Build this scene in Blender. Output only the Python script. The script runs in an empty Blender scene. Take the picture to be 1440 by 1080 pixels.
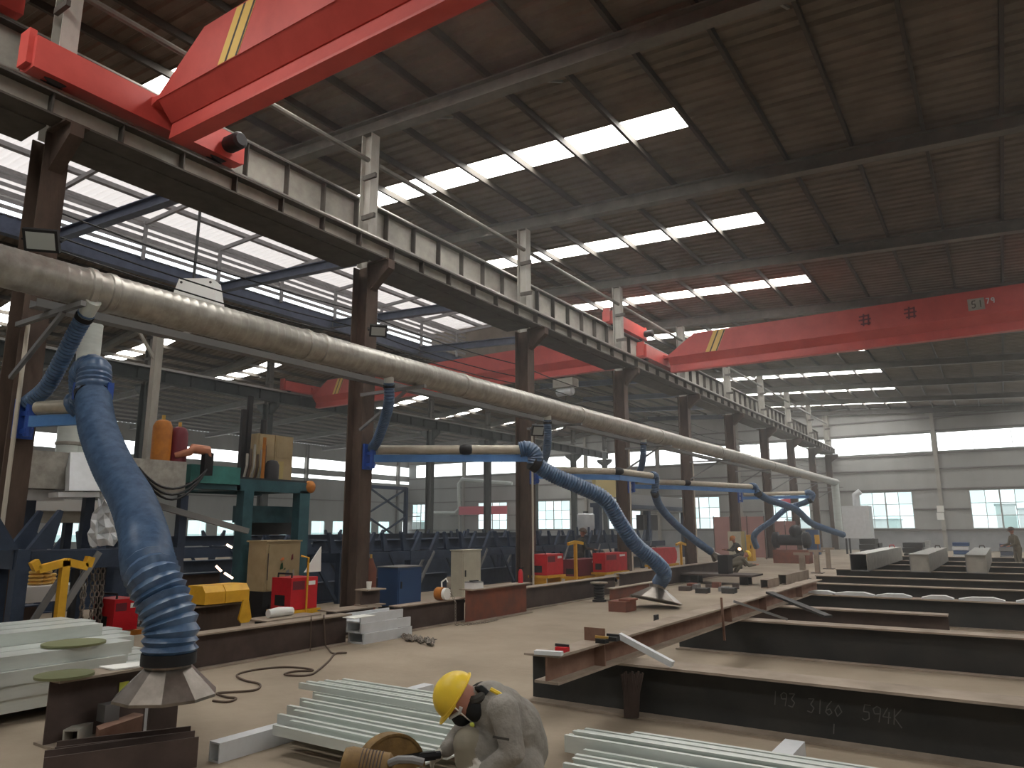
import bpy, math, random
from mathutils import Vector, Matrix

# ------------------------------------------------------------------ camera, world, exposure
SC = bpy.context.scene
COL = SC.collection
F_PX, CAM_H = 1026.5, 1.65
PITCH, YAW, ROLL = math.radians(11.143), math.radians(33.442), math.radians(-0.176)
_fh = Vector((-math.sin(YAW), math.cos(YAW), 0)); _r = Vector((math.cos(YAW), math.sin(YAW), 0)); _z = Vector((0, 0, 1))
FWD = _fh * math.cos(PITCH) + _z * math.sin(PITCH)
_u = -_fh * math.sin(PITCH) + _z * math.cos(PITCH)
RIGHT = _r * math.cos(ROLL) + _u * math.sin(ROLL)
UP = -_r * math.sin(ROLL) + _u * math.cos(ROLL)
CAM = Vector((0, 0, CAM_H))
cd = bpy.data.cameras.new('camera'); cam = bpy.data.objects.new('camera', cd); COL.objects.link(cam)
cd.sensor_fit = 'HORIZONTAL'; cd.sensor_width = 36.0; cd.lens = F_PX * 36.0 / 1440.0
cd.clip_start = 0.05; cd.clip_end = 800
cam.matrix_world = Matrix(((RIGHT.x, UP.x, -FWD.x, CAM.x), (RIGHT.y, UP.y, -FWD.y, CAM.y), (RIGHT.z, UP.z, -FWD.z, CAM.z), (0, 0, 0, 1)))
SC.camera = cam

world = bpy.data.worlds.new('overcast_sky'); SC.world = world; world.use_nodes = True
_bg = world.node_tree.nodes['Background']; _bg.inputs[0].default_value = (0.92, 0.98, 1.0, 1); _bg.inputs[1].default_value = 1.5
SC.view_settings.view_transform = 'Standard'; SC.view_settings.look = 'None'
SC.view_settings.gamma = 1.0; SC.view_settings.use_curve_mapping = False
SC.view_settings.exposure = 0.45
SC.cycles.use_denoising = True
SC.cycles.max_bounces = 8; SC.cycles.diffuse_bounces = 4; SC.cycles.glossy_bounces = 3
SC.cycles.transparent_max_bounces = 8; SC.cycles.sample_clamp_indirect = 6.0
SKYLIGHT_POWER = 13.0
WINDOW_POWER = 2.4
HAZE = 0.0042

# ------------------------------------------------------------------ photo pixel -> place (the plane comes from what the thing touches)
def ray(x, y): return FWD * F_PX + RIGHT * (x - 720) - UP * (y - 540)
def onz(x, y, z=0.0):
    d = ray(x, y); return CAM + d * ((z - CAM_H) / d.z)
def onx(x, y, X):
    d = ray(x, y); return CAM + d * (X / d.x)
def ony(x, y, Y):
    d = ray(x, y); return CAM + d * (Y / d.y)
def at(x, y, depth): return CAM + ray(x, y) * (depth / F_PX)
def depth_of(p): return (Vector(p) - CAM).dot(FWD)
def CY(n): return 4.278 + 6.166 * n                     # column positions along the hall
COLX, Y_END, Y_FRONT, X_RIGHT, X_LEFT = -10.55, 59.77, -10.0, 9.5, -52.8

# ------------------------------------------------------------------ materials
MATS = {}
def mat(name, col, rough=0.6, metal=0.0, col2=None, scale=4.0, contrast=(0.35, 0.65), bump=0.0, bscale=30.0, emit=None, stretch=None, spec=0.4):
    if name in MATS: return MATS[name]
    m = bpy.data.materials.new(name); m.use_nodes = True; nt = m.node_tree; b = nt.nodes['Principled BSDF']
    b.inputs['Base Color'].default_value = (*col, 1); b.inputs['Roughness'].default_value = rough; b.inputs['Metallic'].default_value = metal
    b.inputs['Specular IOR Level'].default_value = spec
    tc = None
    if col2 or bump:
        tc = nt.nodes.new('ShaderNodeTexCoord'); mp = nt.nodes.new('ShaderNodeMapping')
        nt.links.new(tc.outputs['Object'], mp.inputs[0])
        if stretch: mp.inputs['Scale'].default_value = stretch
    if col2:
        n = nt.nodes.new('ShaderNodeTexNoise'); n.inputs['Scale'].default_value = scale; n.inputs['Detail'].default_value = 5; n.inputs['Roughness'].default_value = 0.62
        r = nt.nodes.new('ShaderNodeValToRGB'); r.color_ramp.elements[0].position = contrast[0]; r.color_ramp.elements[1].position = contrast[1]
        r.color_ramp.elements[0].color = (*col, 1); r.color_ramp.elements[1].color = (*col2, 1)
        nt.links.new(mp.outputs[0], n.inputs['Vector']); nt.links.new(n.outputs['Fac'], r.inputs[0]); nt.links.new(r.outputs[0], b.inputs['Base Color'])
    if bump:
        n2 = nt.nodes.new('ShaderNodeTexNoise'); n2.inputs['Scale'].default_value = bscale; n2.inputs['Detail'].default_value = 3
        bp = nt.nodes.new('ShaderNodeBump'); bp.inputs['Strength'].default_value = bump; bp.inputs['Distance'].default_value = 0.02
        nt.links.new(mp.outputs[0], n2.inputs['Vector']); nt.links.new(n2.outputs['Fac'], bp.inputs['Height']); nt.links.new(bp.outputs[0], b.inputs['Normal'])
    if emit:
        b.inputs['Emission Color'].default_value = (*emit[0], 1); b.inputs['Emission Strength'].default_value = emit[1]
    MATS[name] = m; return m

mat('concrete', (0.235, 0.188, 0.138), 0.85, col2=(0.365, 0.30, 0.225), scale=0.55, contrast=(0.3, 0.7), bump=0.15, bscale=14)
mat('roof_sheet', (0.115, 0.092, 0.068), 0.75, col2=(0.165, 0.135, 0.105), scale=1.2)
mat('purlin_steel', (0.052, 0.045, 0.036), 0.7)
mat('rafter_steel', (0.11, 0.105, 0.09), 0.65, col2=(0.16, 0.15, 0.13), scale=2)
mat('monitor_steel', (0.20, 0.19, 0.19), 0.6, col2=(0.26, 0.25, 0.25), scale=3)
mat('navy_steel', (0.05, 0.062, 0.10), 0.55, col2=(0.075, 0.09, 0.14), scale=3)
mat('skylight_sheet', (0.9, 0.9, 0.88), 0.5, emit=((1.0, 0.975, 0.93), SKYLIGHT_POWER))
mat('daylight_pane', (0.9, 0.9, 0.9), 0.3, emit=((0.97, 1.0, 1.0), WINDOW_POWER))
mat('wall_sheet', (0.32, 0.325, 0.31), 0.7, col2=(0.38, 0.385, 0.37), scale=0.8, stretch=(1, 1, 0.2))
mat('wall_base', (0.28, 0.29, 0.30), 0.8, col2=(0.34, 0.35, 0.36), scale=1.5)
mat('girt_steel', (0.16, 0.15, 0.14), 0.7)
mat('window_frame', (0.45, 0.47, 0.47), 0.5)
mat('rust_column', (0.062, 0.042, 0.033), 0.8, col2=(0.12, 0.082, 0.062), scale=3, stretch=(1, 1, 0.35), bump=0.1)
mat('grey_column', (0.30, 0.285, 0.25), 0.7, col2=(0.40, 0.385, 0.345), scale=3, stretch=(1, 1, 0.35))
mat('girder_grey', (0.29, 0.275, 0.24), 0.7, col2=(0.40, 0.38, 0.33), scale=2.2)
mat('girder_flange', (0.06, 0.052, 0.045), 0.75, col2=(0.09, 0.08, 0.068), scale=3)
mat('girder_dark', (0.028, 0.036, 0.035), 0.7, col2=(0.05, 0.058, 0.055), scale=3)
mat('rail_steel', (0.35, 0.33, 0.30), 0.35, 0.8)
mat('crane_red', (0.60, 0.088, 0.072), 0.45, col2=(0.50, 0.068, 0.056), scale=1.5)
mat('crane_yellow', (0.75, 0.5, 0.12), 0.5); mat('stripe_black', (0.05, 0.04, 0.035), 0.6)
mat('black', (0.012, 0.012, 0.013), 0.6); mat('dark_steel', (0.03, 0.03, 0.032), 0.6)
mat('galv', (0.30, 0.285, 0.25), 0.4, 0.6, col2=(0.44, 0.42, 0.38), scale=6)
mat('hood_steel', (0.20, 0.175, 0.15), 0.32, 0.85, col2=(0.28, 0.25, 0.22), scale=7)
mat('galv_bright', (0.56, 0.60, 0.565), 0.42, 0.35, col2=(0.66, 0.70, 0.665), scale=5, stretch=(0.4, 0.4, 2))
mat('galv_white', (0.68, 0.70, 0.72), 0.45, 0.2, col2=(0.6, 0.62, 0.63), scale=5)
mat('arm_blue', (0.075, 0.20, 0.48), 0.45, col2=(0.10, 0.25, 0.55), scale=4)
mat('bracket_blue', (0.03, 0.085, 0.36), 0.45)
mat('arm_pipe', (0.43, 0.39, 0.31), 0.5, 0.3, col2=(0.52, 0.48, 0.40), scale=8)
mat('hose_blue', (0.035, 0.080, 0.165), 0.36, col2=(0.075, 0.145, 0.265), scale=9, spec=0.7)
mat('mill_web', (0.030, 0.032, 0.032), 0.6, col2=(0.052, 0.050, 0.046), scale=1.4, bump=0.08)
mat('dusty_flange', (0.25, 0.20, 0.155), 0.8, col2=(0.36, 0.295, 0.235), scale=2.5)
mat('rust_web', (0.17, 0.085, 0.058), 0.8, col2=(0.27, 0.165, 0.12), scale=2.4, bump=0.1)
mat('red_rust', (0.24, 0.078, 0.045), 0.8, col2=(0.16, 0.068, 0.05), scale=3, bump=0.1)
mat('brown_web', (0.065, 0.046, 0.040), 0.75, col2=(0.10, 0.072, 0.062), scale=2.5)
mat('yellow_paint', (0.72, 0.40, 0.025), 0.45, col2=(0.6, 0.31, 0.02), scale=5)
mat('welder_red', (0.60, 0.018, 0.028), 0.4, col2=(0.48, 0.015, 0.022), scale=6)
mat('cabinet_blue', (0.022, 0.065, 0.17), 0.45); mat('cabinet_beige', (0.50, 0.475, 0.37), 0.55, col2=(0.44, 0.41, 0.32), scale=4)
mat('panel_beige', (0.42, 0.33, 0.19), 0.55, col2=(0.36, 0.275, 0.15), scale=4)
mat('teal', (0.055, 0.23, 0.205), 0.5, col2=(0.04, 0.16, 0.15), scale=4)
mat('teal_dark', (0.025, 0.075, 0.09), 0.5, col2=(0.04, 0.11, 0.13), scale=4)
mat('rack_navy', (0.020, 0.033, 0.060), 0.5, col2=(0.034, 0.052, 0.088), scale=4)
mat('steel_grey', (0.22, 0.22, 0.22), 0.5, 0.3)
mat('white_paint', (0.72, 0.72, 0.70), 0.5); mat('cream_conduit', (0.55, 0.50, 0.42), 0.5)
mat('cable_black', (0.015, 0.015, 0.016), 0.5); mat('cable_brown', (0.09, 0.062, 0.045), 0.7)
mat('rubber', (0.01, 0.01, 0.012), 0.6)
mat('orange_paint', (0.48, 0.17, 0.02), 0.5, col2=(0.34, 0.12, 0.02), scale=6); mat('copper', (0.42, 0.18, 0.11), 0.5, 0.4); mat('brass', (0.72, 0.46, 0.14), 0.35, 0.7)
mat('maroon', (0.16, 0.025, 0.035), 0.5); mat('banner_pink', (0.72, 0.12, 0.17), 0.7)
mat('cabin_pink', (0.42, 0.235, 0.215), 0.8, col2=(0.36, 0.20, 0.185), scale=1.2)
mat('cloth_grey', (0.22, 0.205, 0.185), 0.9, col2=(0.31, 0.29, 0.26), scale=7, bump=0.9, bscale=13)
mat('cloth_knee', (0.25, 0.225, 0.175), 0.9); mat('cloth_dark', (0.055, 0.052, 0.047), 0.9); mat('cloth_olive', (0.12, 0.105, 0.075), 0.9)
mat('helmet_yellow', (0.88, 0.63, 0.05), 0.35, col2=(0.76, 0.53, 0.05), scale=6); mat('helmet_brown', (0.09, 0.06, 0.045), 0.6)
mat('skin', (0.38, 0.17, 0.12), 0.6); mat('glove_white', (0.55, 0.52, 0.47), 0.9); mat('mask_black', (0.012, 0.013, 0.014), 0.8)
mat('saw_ochre', (0.27, 0.165, 0.055), 0.6, col2=(0.15, 0.09, 0.035), scale=8, bump=0.15)
mat('disc_olive', (0.16, 0.17, 0.085), 0.7); mat('paper', (0.78, 0.78, 0.74), 0.8); mat('tag_green', (0.55, 0.6, 0.1), 0.7)
mat('chalk', (0.16, 0.16, 0.15), 0.95); mat('chain_steel', (0.22, 0.19, 0.16), 0.5, 0.5); mat('lamp_glass', (0.42, 0.45, 0.43), 0.25)
mat('ochre_sign', (0.45, 0.36, 0.15), 0.6); mat('green_dark', (0.03, 0.08, 0.03), 0.6); mat('flower_orange', (0.75, 0.2, 0.06), 0.6)
mat('spark', (1, 0.7, 0.4), 0.5, emit=((1.0, 0.72, 0.5), 6.0)); mat('arc_glow', (1, 0.6, 0.3), 0.5, emit=((1.0, 0.55, 0.25), 5.0))
def _translucent(name, col, t, d):
    m = bpy.data.materials.new(name); m.use_nodes = True; nt = m.node_tree; nt.nodes.clear()
    o = nt.nodes.new('ShaderNodeOutputMaterial'); a = nt.nodes.new('ShaderNodeBsdfTranslucent'); b = nt.nodes.new('ShaderNodeBsdfDiffuse'); s = nt.nodes.new('ShaderNodeAddShader')
    a.inputs[0].default_value = (*[c * t for c in col], 1); b.inputs[0].default_value = (*[c * d for c in col], 1)
    nt.links.new(a.outputs[0], s.inputs[0]); nt.links.new(b.outputs[0], s.inputs[1]); nt.links.new(s.outputs[0], o.inputs[0]); MATS[name] = m
_translucent('fibre_sheet', (1.0, 0.90, 0.86), 0.46, 0.35)
def _glass(name, tint):
    m = bpy.data.materials.new(name); m.use_nodes = True; nt = m.node_tree; nt.nodes.clear()
    o = nt.nodes.new('ShaderNodeOutputMaterial'); a = nt.nodes.new('ShaderNodeBsdfTransparent'); g = nt.nodes.new('ShaderNodeBsdfGlossy'); x = nt.nodes.new('ShaderNodeMixShader')
    a.inputs[0].default_value = (*tint, 1); g.inputs['Roughness'].default_value = 0.05; x.inputs[0].default_value = 0.06
    nt.links.new(a.outputs[0], x.inputs[1]); nt.links.new(g.outputs[0], x.inputs[2]); nt.links.new(x.outputs[0], o.inputs[0]); MATS[name] = m
_glass('window_glass', (0.93, 0.99, 0.99))
_glass('window_glass_green', (0.80, 0.92, 0.91))

# ------------------------------------------------------------------ mesh building
def V(p): return p if isinstance(p, Vector) else Vector(p)
def I_PROFILE(w, h, tf, tw): # side, up; bottom at 0
    a, t = w / 2, tw / 2
    return [(-a, 0), (a, 0), (a, tf), (t, tf), (t, h - tf), (a, h - tf), (a, h), (-a, h), (-a, h - tf), (-t, h - tf), (-t, tf), (-a, tf)]
class MB:
    def __init__(s): s.v, s.f = [], []
    def add(s, vs, fs):
        n = len(s.v); s.v += [tuple(v) for v in vs]; s.f += [tuple(n + i for i in f) for f in fs]; return s
    def box(s, lo, hi):
        x0, y0, z0 = [min(a, b) for a, b in zip(lo, hi)]; x1, y1, z1 = [max(a, b) for a, b in zip(lo, hi)]
        return s.add([(x0, y0, z0), (x1, y0, z0), (x1, y1, z0), (x0, y1, z0), (x0, y0, z1), (x1, y0, z1), (x1, y1, z1), (x0, y1, z1)],
                     [(0, 3, 2, 1), (4, 5, 6, 7), (0, 1, 5, 4), (1, 2, 6, 5), (2, 3, 7, 6), (3, 0, 4, 7)])
    def cbox(s, c, size): return s.box([c[i] - size[i] / 2 for i in range(3)], [c[i] + size[i] / 2 for i in range(3)])
    def ext(s, prof, p0, p1, up=(0, 0, 1)):
        p0, p1 = V(p0), V(p1); d = (p1 - p0).normalized(); up = V(up); side = d.cross(up)
        if side.length < 1e-5: side = d.cross(Vector((0, 1, 0)))
        side.normalize(); u = side.cross(d)
        n = len(prof); vs = [p0 + side * a + u * b for a, b in prof] + [p1 + side * a + u * b for a, b in prof]
        fs = [(i, (i + 1) % n, n + (i + 1) % n, n + i) for i in range(n)]
        return s.add(vs, fs + [tuple(range(n - 1, -1, -1)), tuple(range(n, 2 * n))])
    def bar(s, p0, p1, w, h, up=(0, 0, 1)): return s.ext([(-w / 2, -h / 2), (w / 2, -h / 2), (w / 2, h / 2), (-w / 2, h / 2)], p0, p1, up)
    def tube(s, pts, r, n=10, cap=True):
        pts = [V(p) for p in pts]; rs = r if isinstance(r, (list, tuple)) else [r] * len(pts)
        vs, fs, prev = [], [], None
        for i, p in enumerate(pts):
            d = (pts[min(i + 1, len(pts) - 1)] - pts[max(i - 1, 0)]).normalized()
            if prev is None:
                a = d.cross(Vector((0, 0, 1)))
                if a.length < 0.05: a = d.cross(Vector((0, 1, 0)))
            else: a = prev - d * prev.dot(d)
            a.normalize(); prev = a; b = d.cross(a)
            vs += [p + (a * math.cos(2 * math.pi * k / n) + b * math.sin(2 * math.pi * k / n)) * rs[i] for k in range(n)]
        for i in range(len(pts) - 1):
            fs += [(i * n + k, i * n + (k + 1) % n, (i + 1) * n + (k + 1) % n, (i + 1) * n + k) for k in range(n)]
        if cap: fs += [tuple(range(n - 1, -1, -1)), tuple(range((len(pts) - 1) * n, len(pts) * n))]
        return s.add(vs, fs)
    def lathe(s, o, axis, prof, n=16, cap=True): # prof (radius, height along axis)
        o, ax = V(o), V(axis).normalized(); a = ax.cross(Vector((0, 0, 1)))
        if a.length < 0.05: a = Vector((1, 0, 0))
        a.normalize(); b = ax.cross(a); vs, fs = [], []
        for r, h in prof: vs += [o + ax * h + (a * math.cos(2 * math.pi * k / n) + b * math.sin(2 * math.pi * k / n)) * max(r, 1e-4) for k in range(n)]
        for i in range(len(prof) - 1): fs += [(i * n + k, i * n + (k + 1) % n, (i + 1) * n + (k + 1) % n, (i + 1) * n + k) for k in range(n)]
        if cap: fs += [tuple(range(n - 1, -1, -1)), tuple(range((len(prof) - 1) * n, len(prof) * n))]
        return s.add(vs, fs)
    def ball(s, c, r, n=14, m=8, sz=(1, 1, 1), rot=None):
        c = V(c); vs, fs = [], []
        for i in range(m + 1):
            t = math.pi * i / m
            for k in range(n):
                q = Vector((math.sin(t) * math.cos(2 * math.pi * k / n) * sz[0], math.sin(t) * math.sin(2 * math.pi * k / n) * sz[1], math.cos(t) * sz[2])) * r
                vs.append(c + (rot @ q if rot else q))
        for i in range(m): fs += [(i * n + k, (i + 1) * n + k, (i + 1) * n + (k + 1) % n, i * n + (k + 1) % n) for k in range(n)]
        return s.add(vs, fs)
    def prism(s, poly, off): # planar polygon of 3-D points, swept by a vector
        poly = [V(p) for p in poly]; off = V(off); n = len(poly)
        return s.add(poly + [p + off for p in poly], [tuple(range(n - 1, -1, -1)), tuple(range(n, 2 * n))] + [(i, (i + 1) % n, n + (i + 1) % n, n + i) for i in range(n)])
    def mesh(s, name, m, off=(0, 0, 0), smooth=False):
        me = bpy.data.meshes.new(name); o = V(off); me.from_pydata([tuple(V(v) - o) for v in s.v], [], s.f)
        me.materials.append(MATS[m])
        if smooth:
            me.polygons.foreach_set('use_smooth', [True] * len(me.polygons))
            try: me.set_sharp_from_angle(angle=math.radians(42))
            except Exception: pass
        me.update(); return me
    def build(s, name, m, parent=None, smooth=False):
        if parent is not None: off = wloc(parent)
        else:
            xs, ys, zs = zip(*s.v); off = Vector(((min(xs) + max(xs)) / 2, (min(ys) + max(ys)) / 2, min(zs)))
        o = bpy.data.objects.new(name, s.mesh(name, m, off, smooth)); COL.objects.link(o)
        if parent is not None: o.parent = parent
        else: o.location = off
        return o
def wloc(o):
    l = Vector((0, 0, 0))
    while o is not None: l = l + o.location; o = o.parent
    return l
def inst(name, me, loc, parent):                                    # alike pieces share mesh data
    o = bpy.data.objects.new(name, me); COL.objects.link(o); o.parent = parent; o.location = V(loc) - wloc(parent); return o
def tag(o, label, cat, group=None):
    o['label'] = label; o['category'] = cat
    if group: o['group'] = group
    return o
def thing(name, label, cat, loc, group=None):
    o = bpy.data.objects.new(name, None); COL.objects.link(o); o.location = loc; o.empty_display_size = 0.2; return tag(o, label, cat, group)
def struct(name, loc=(0, 0, 0)):
    o = bpy.data.objects.new(name, None); COL.objects.link(o); o.location = loc; o['kind'] = 'structure'; return o
def kind(o, k='structure'): o['kind'] = k; return o
def face_box(x0, y0, x1, y1, X, depth):                              # box whose front face lies in the plane X, seen between these pixels
    xm, ym = (x0 + x1) / 2, (y0 + y1) / 2
    return ((X, onx(x0, ym, X).y, onx(xm, y1, X).z), (X - depth, onx(x1, ym, X).y, onx(xm, y0, X).z))
ORD = ['first', 'second', 'third', 'fourth', 'fifth', 'sixth', 'seventh', 'eighth', 'ninth', 'tenth', 'eleventh', 'twelfth']
# ------------------------------------------------------------------ floor and roof
kind(MB().box((X_LEFT - .2, Y_FRONT - .2, -0.2), (X_RIGHT + .2, Y_END + .2, 0)).build('floor', 'concrete'))
kind(MB().box((-260, 60.3, -0.5), (260, 500, -0.3)).build('ground', 'window_frame'))

ROOF = [(X_RIGHT, 9.42), (-4.73, 10.2), (-25.0, 11.3), (-33.0, 10.1), (X_LEFT, 9.3)]
def roofz(x):
    for (xa, za), (xb, zb) in zip(ROOF, ROOF[1:]):
        if xb <= x <= xa: return za + (zb - za) * (x - xa) / (xb - xa)
    return ROOF[-1][1]
SKY_Y = [(13.36 + 6.166 * k, 14.22 + 6.166 * k) for k in range(-3, 8)]
SKY_YL = [(18.15 + 6.166 * k, 19.05 + 6.166 * k) for k in range(-2, 7)]
SKY_X, SKY_XL, MON_X, MON_Y1 = (-14.31, -4.73), (-36.2, -30.6), (-25.0, -16.8), 33.0
def in_any(y, rs): return any(a <= y <= b for a, b in rs)
ceiling = struct('ceiling', (0, 0, 10))
brk = [X_RIGHT, 8.4, 2.6, -4.73, -14.31, -16.8, -25.0, -30.6, -33.0, -36.2, X_LEFT]
ys, y = [], Y_FRONT
while y < Y_END:                                                     # trapezoid ribs across the slope
    ys += [(y, 0), (y + 0.16, 0), (y + 0.20, 0.045), (y + 0.28, 0.045)]; y += 0.32
cuts = sorted(v for r in SKY_Y + SKY_YL for v in r) + [MON_Y1]
ys = sorted(ys + [(c, 0) for c in cuts]); ys = [p for p in ys if p[0] <= Y_END] + [(Y_END, 0)]
m = MB()
for (ya, da), (yb, db) in zip(ys, ys[1:]):
    mid = (ya + yb) / 2
    for xa, xb in zip(brk, brk[1:]):
        if yb - ya < 1e-6: continue
        if xa in (-4.73, 8.4) and in_any(mid, SKY_Y): continue
        if xa == -16.8 and mid < MON_Y1: continue
        if xa in (-30.6, -33.0) and in_any(mid, SKY_YL): continue
        m.add([(xa, ya, roofz(xa) + da), (xb, ya, roofz(xb) + da), (xb, yb, roofz(xb) + db), (xa, yb, roofz(xa) + db)], [(0, 1, 2, 3)])
m.build('roof_sheet', 'roof_sheet', ceiling)
PURL = [0.87 + 1.38 * k for k in range(6, -39, -1)]
for X in PURL:
    if X < X_LEFT or X > X_RIGHT: continue
    y1, y0 = Y_END - .1, Y_FRONT + .1
    if MON_X[0] < X < MON_X[1]: y0 = MON_Y1
    z = roofz(X) - 0.01
    MB().add([(X - .035, y0, z - .15), (X + .035, y0, z - .15), (X + .035, y0, z), (X - .035, y0, z), (X - .035, y1, z - .15), (X + .035, y1, z - .15), (X + .035, y1, z), (X - .035, y1, z)],
             [(0, 1, 2, 3), (7, 6, 5, 4), (0, 4, 5, 1), (1, 5, 6, 2), (2, 6, 7, 3), (3, 7, 4, 0)]).build('purlin', 'purlin_steel', ceiling)
def panes(rs, x0, x1):
    xs = [x1] + [p for p in PURL if x0 < p < x1 - 0.3] + [x0]
    for ya, yb in rs:
        for xa, xb in zip(xs, xs[1:]):
            za, zb = roofz(xa - .04), roofz(xb + .04)
            MB().add([(xa - .04, ya, za), (xb + .04, ya, zb), (xb + .04, yb, zb), (xa - .04, yb, za), (xa - .04, ya, za + .02), (xb + .04, ya, zb + .02), (xb + .04, yb, zb + .02), (xa - .04, yb, za + .02)],
                     [(0, 1, 2, 3), (7, 6, 5, 4), (0, 4, 5, 1), (1, 5, 6, 2), (2, 6, 7, 3), (3, 7, 4, 0)]).build('skylight_pane', 'skylight_sheet', ceiling)
panes(SKY_Y, *SKY_X); panes(SKY_Y, 2.6, 8.4); panes(SKY_YL, *SKY_XL)  # middle call: unseen strip over the right side, added to light the floor there
for n in range(-2, 10):                                              # frames across the hall
    Y = CY(n) if n < 9 else CY(9) - .35
    for xa, xb, mt, dep in ((X_RIGHT - .05, -4.73, 'rafter_steel', .34), (-4.73, -16.7, 'rafter_steel', .34), (-16.7, -25.0, 'navy_steel', .34), (-25.0, -33.0, 'rafter_steel', .34), (-33.0, X_LEFT + .05, 'rafter_steel', .34)):
        p0, p1 = (xa, Y, roofz(xa) - .165 - dep), (xb, Y, roofz(xb) - .165 - dep)
        MB().ext(I_PROFILE(.26, dep, .03, .03), p0, p1).build('rafter', mt, ceiling)
for n in range(-1, 9):                                               # round strut between column heads
    MB().tube([(-10.45, CY(n) + .15, 9.35), (-10.45, CY(n + 1) - .15, 9.35)], .055, 8).build('strut_pipe', 'rafter_steel', ceiling, True)
for n in range(-1, 9):                                               # fly braces from rafter to purlin
    for X in (-2.0, -6.2, -8.9):
        MB().bar((X, CY(n) + .1, roofz(X) - .48), (X, CY(n) + .75, roofz(X) - .14), .05, .05).build('fly_brace', 'rafter_steel', ceiling)

# the raised roof monitor with its louvres over the middle aisle
mon = struct('ceiling_monitor', (-21, 12, 11.3))
m = MB(); y = Y_FRONT
while y < MON_Y1:
    for a, b, da, db in ((0, .14, 0, 0), (.14, .17, 0, .035), (.17, .24, .035, .035), (.24, .27, .035, 0)):
        m.add([(-16.2, y + a, 13.05 + da), (-27.6, y + a, 13.15 + da), (-27.6, y + b, 13.15 + db), (-16.2, y + b, 13.05 + db)], [(0, 1, 2, 3)])
    y += .27
m.build('monitor_sheet', 'fibre_sheet', mon)
for X in (-17.2, -19.6, -21.7, -23.7, -25.6, -27.4): MB().box((X - .1, Y_FRONT, 12.88), (X + .1, MON_Y1, 13.03)).build('monitor_purlin', 'monitor_steel', mon)
for k, z in enumerate((11.42, 11.66, 11.90, 12.14, 12.38, 12.64)):
    MB().box((-25.06, Y_FRONT, z + .1), (-25.03, MON_Y1, z + .225)).build('louvre_slat', 'monitor_steel', mon)
    MB().box((-16.7, Y_FRONT, z), (-16.6, MON_Y1, z + .13)).build('louvre_slat', 'galv_white', mon)
n = -2.5
while CY(n) < MON_Y1:
    Y = CY(n); MB().box((-24.98, Y - .05, 11.2), (-24.86, Y + .05, 12.68)).build('louvre_post', 'monitor_steel', mon)
    MB().bar((-24.9, Y, 12.6), (-16.6, Y, 12.82), .1, .14).build('monitor_frame', 'monitor_steel', mon); n += 0.5
MB().box((-25.35, Y_FRONT, 10.75), (-25.05, MON_Y1, 11.36)).build('ridge_channel', 'navy_steel', mon)
MB().box((-27.6, MON_Y1, 11.0), (-16.2, MON_Y1 + .08, 13.3)).build('monitor_end', 'roof_sheet', mon)

# ------------------------------------------------------------------ walls with their windows
def wall_x(name, Y, th, openings, mt, ztop):                          # wall across the hall with openings (x0,x1,z0,z1)
    w = struct(name, (0, Y, 0)); xs = sorted({X_LEFT, X_RIGHT, -4.73, -25.0, -33.0} | {v for o in openings for v in o[:2]}); zs = sorted({0, 1.3, 9.0} | {v for o in openings for v in o[2:]})
    m = MB(); mb = MB()
    for xa, xb in zip(xs, xs[1:]):
        for za, zb in zip(zs, zs[1:]):
            if any(o[0] <= (xa + xb) / 2 <= o[1] and o[2] <= (za + zb) / 2 <= o[3] for o in openings): continue
            (mb if zb <= 1.3 else m).box((xa, Y, za), (xb, Y + th, zb))
        m.add([(xa, Y, 9.0), (xb, Y, 9.0), (xb, Y, roofz(xb)), (xa, Y, roofz(xa))], [(0, 1, 2, 3)])
    m.build('cladding', mt, w); mb.build('plinth', 'wall_base', w); return w
WCOLS = [-3.48 - 6.97 * k for k in range(-1, 7)]
low = [(c + 1.73, c + 5.23, 1.5, 4.12) for c in WCOLS if c + 5.23 < X_RIGHT] + [(X_LEFT + .6, X_LEFT + 3.0, 1.5, 4.12)]
hi = [(a + .14, b - .14, 6.87, 8.24) for a, b in zip(sorted(WCOLS), sorted(WCOLS)[1:])] + [(min(WCOLS) - 6.5, min(WCOLS) - .14, 6.87, 8.24)]
wb = wall_x('wall_back', Y_END, .12, low + hi, 'wall_sheet', 11)
for X in WCOLS: MB().ext(I_PROFILE(.24, .26, .02, .02), (X, Y_END - .27, 0), (X, Y_END - .27, roofz(X) - .3), up=(0, 1, 0)).build('wall_column', 'grey_column', wb)
for z in (1.42, 2.85, 4.25, 5.65, 6.75, 8.36, 9.3):
    for a, b in zip(sorted(WCOLS + [X_LEFT]), sorted(WCOLS + [X_LEFT])[1:]):
        if z in (2.85,):
            for s0, s1 in ((a + .13, a + 1.7), (b - 1.7, b - .13)): MB().box((s0, Y_END - .12, z - .05), (s1, Y_END, z + .05)).build('girt', 'girt_steel', wb)
        else: MB().box((a + .13, Y_END - .12, z - .05), (b - .13, Y_END, z + .05)).build('girt', 'girt_steel', wb)
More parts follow.
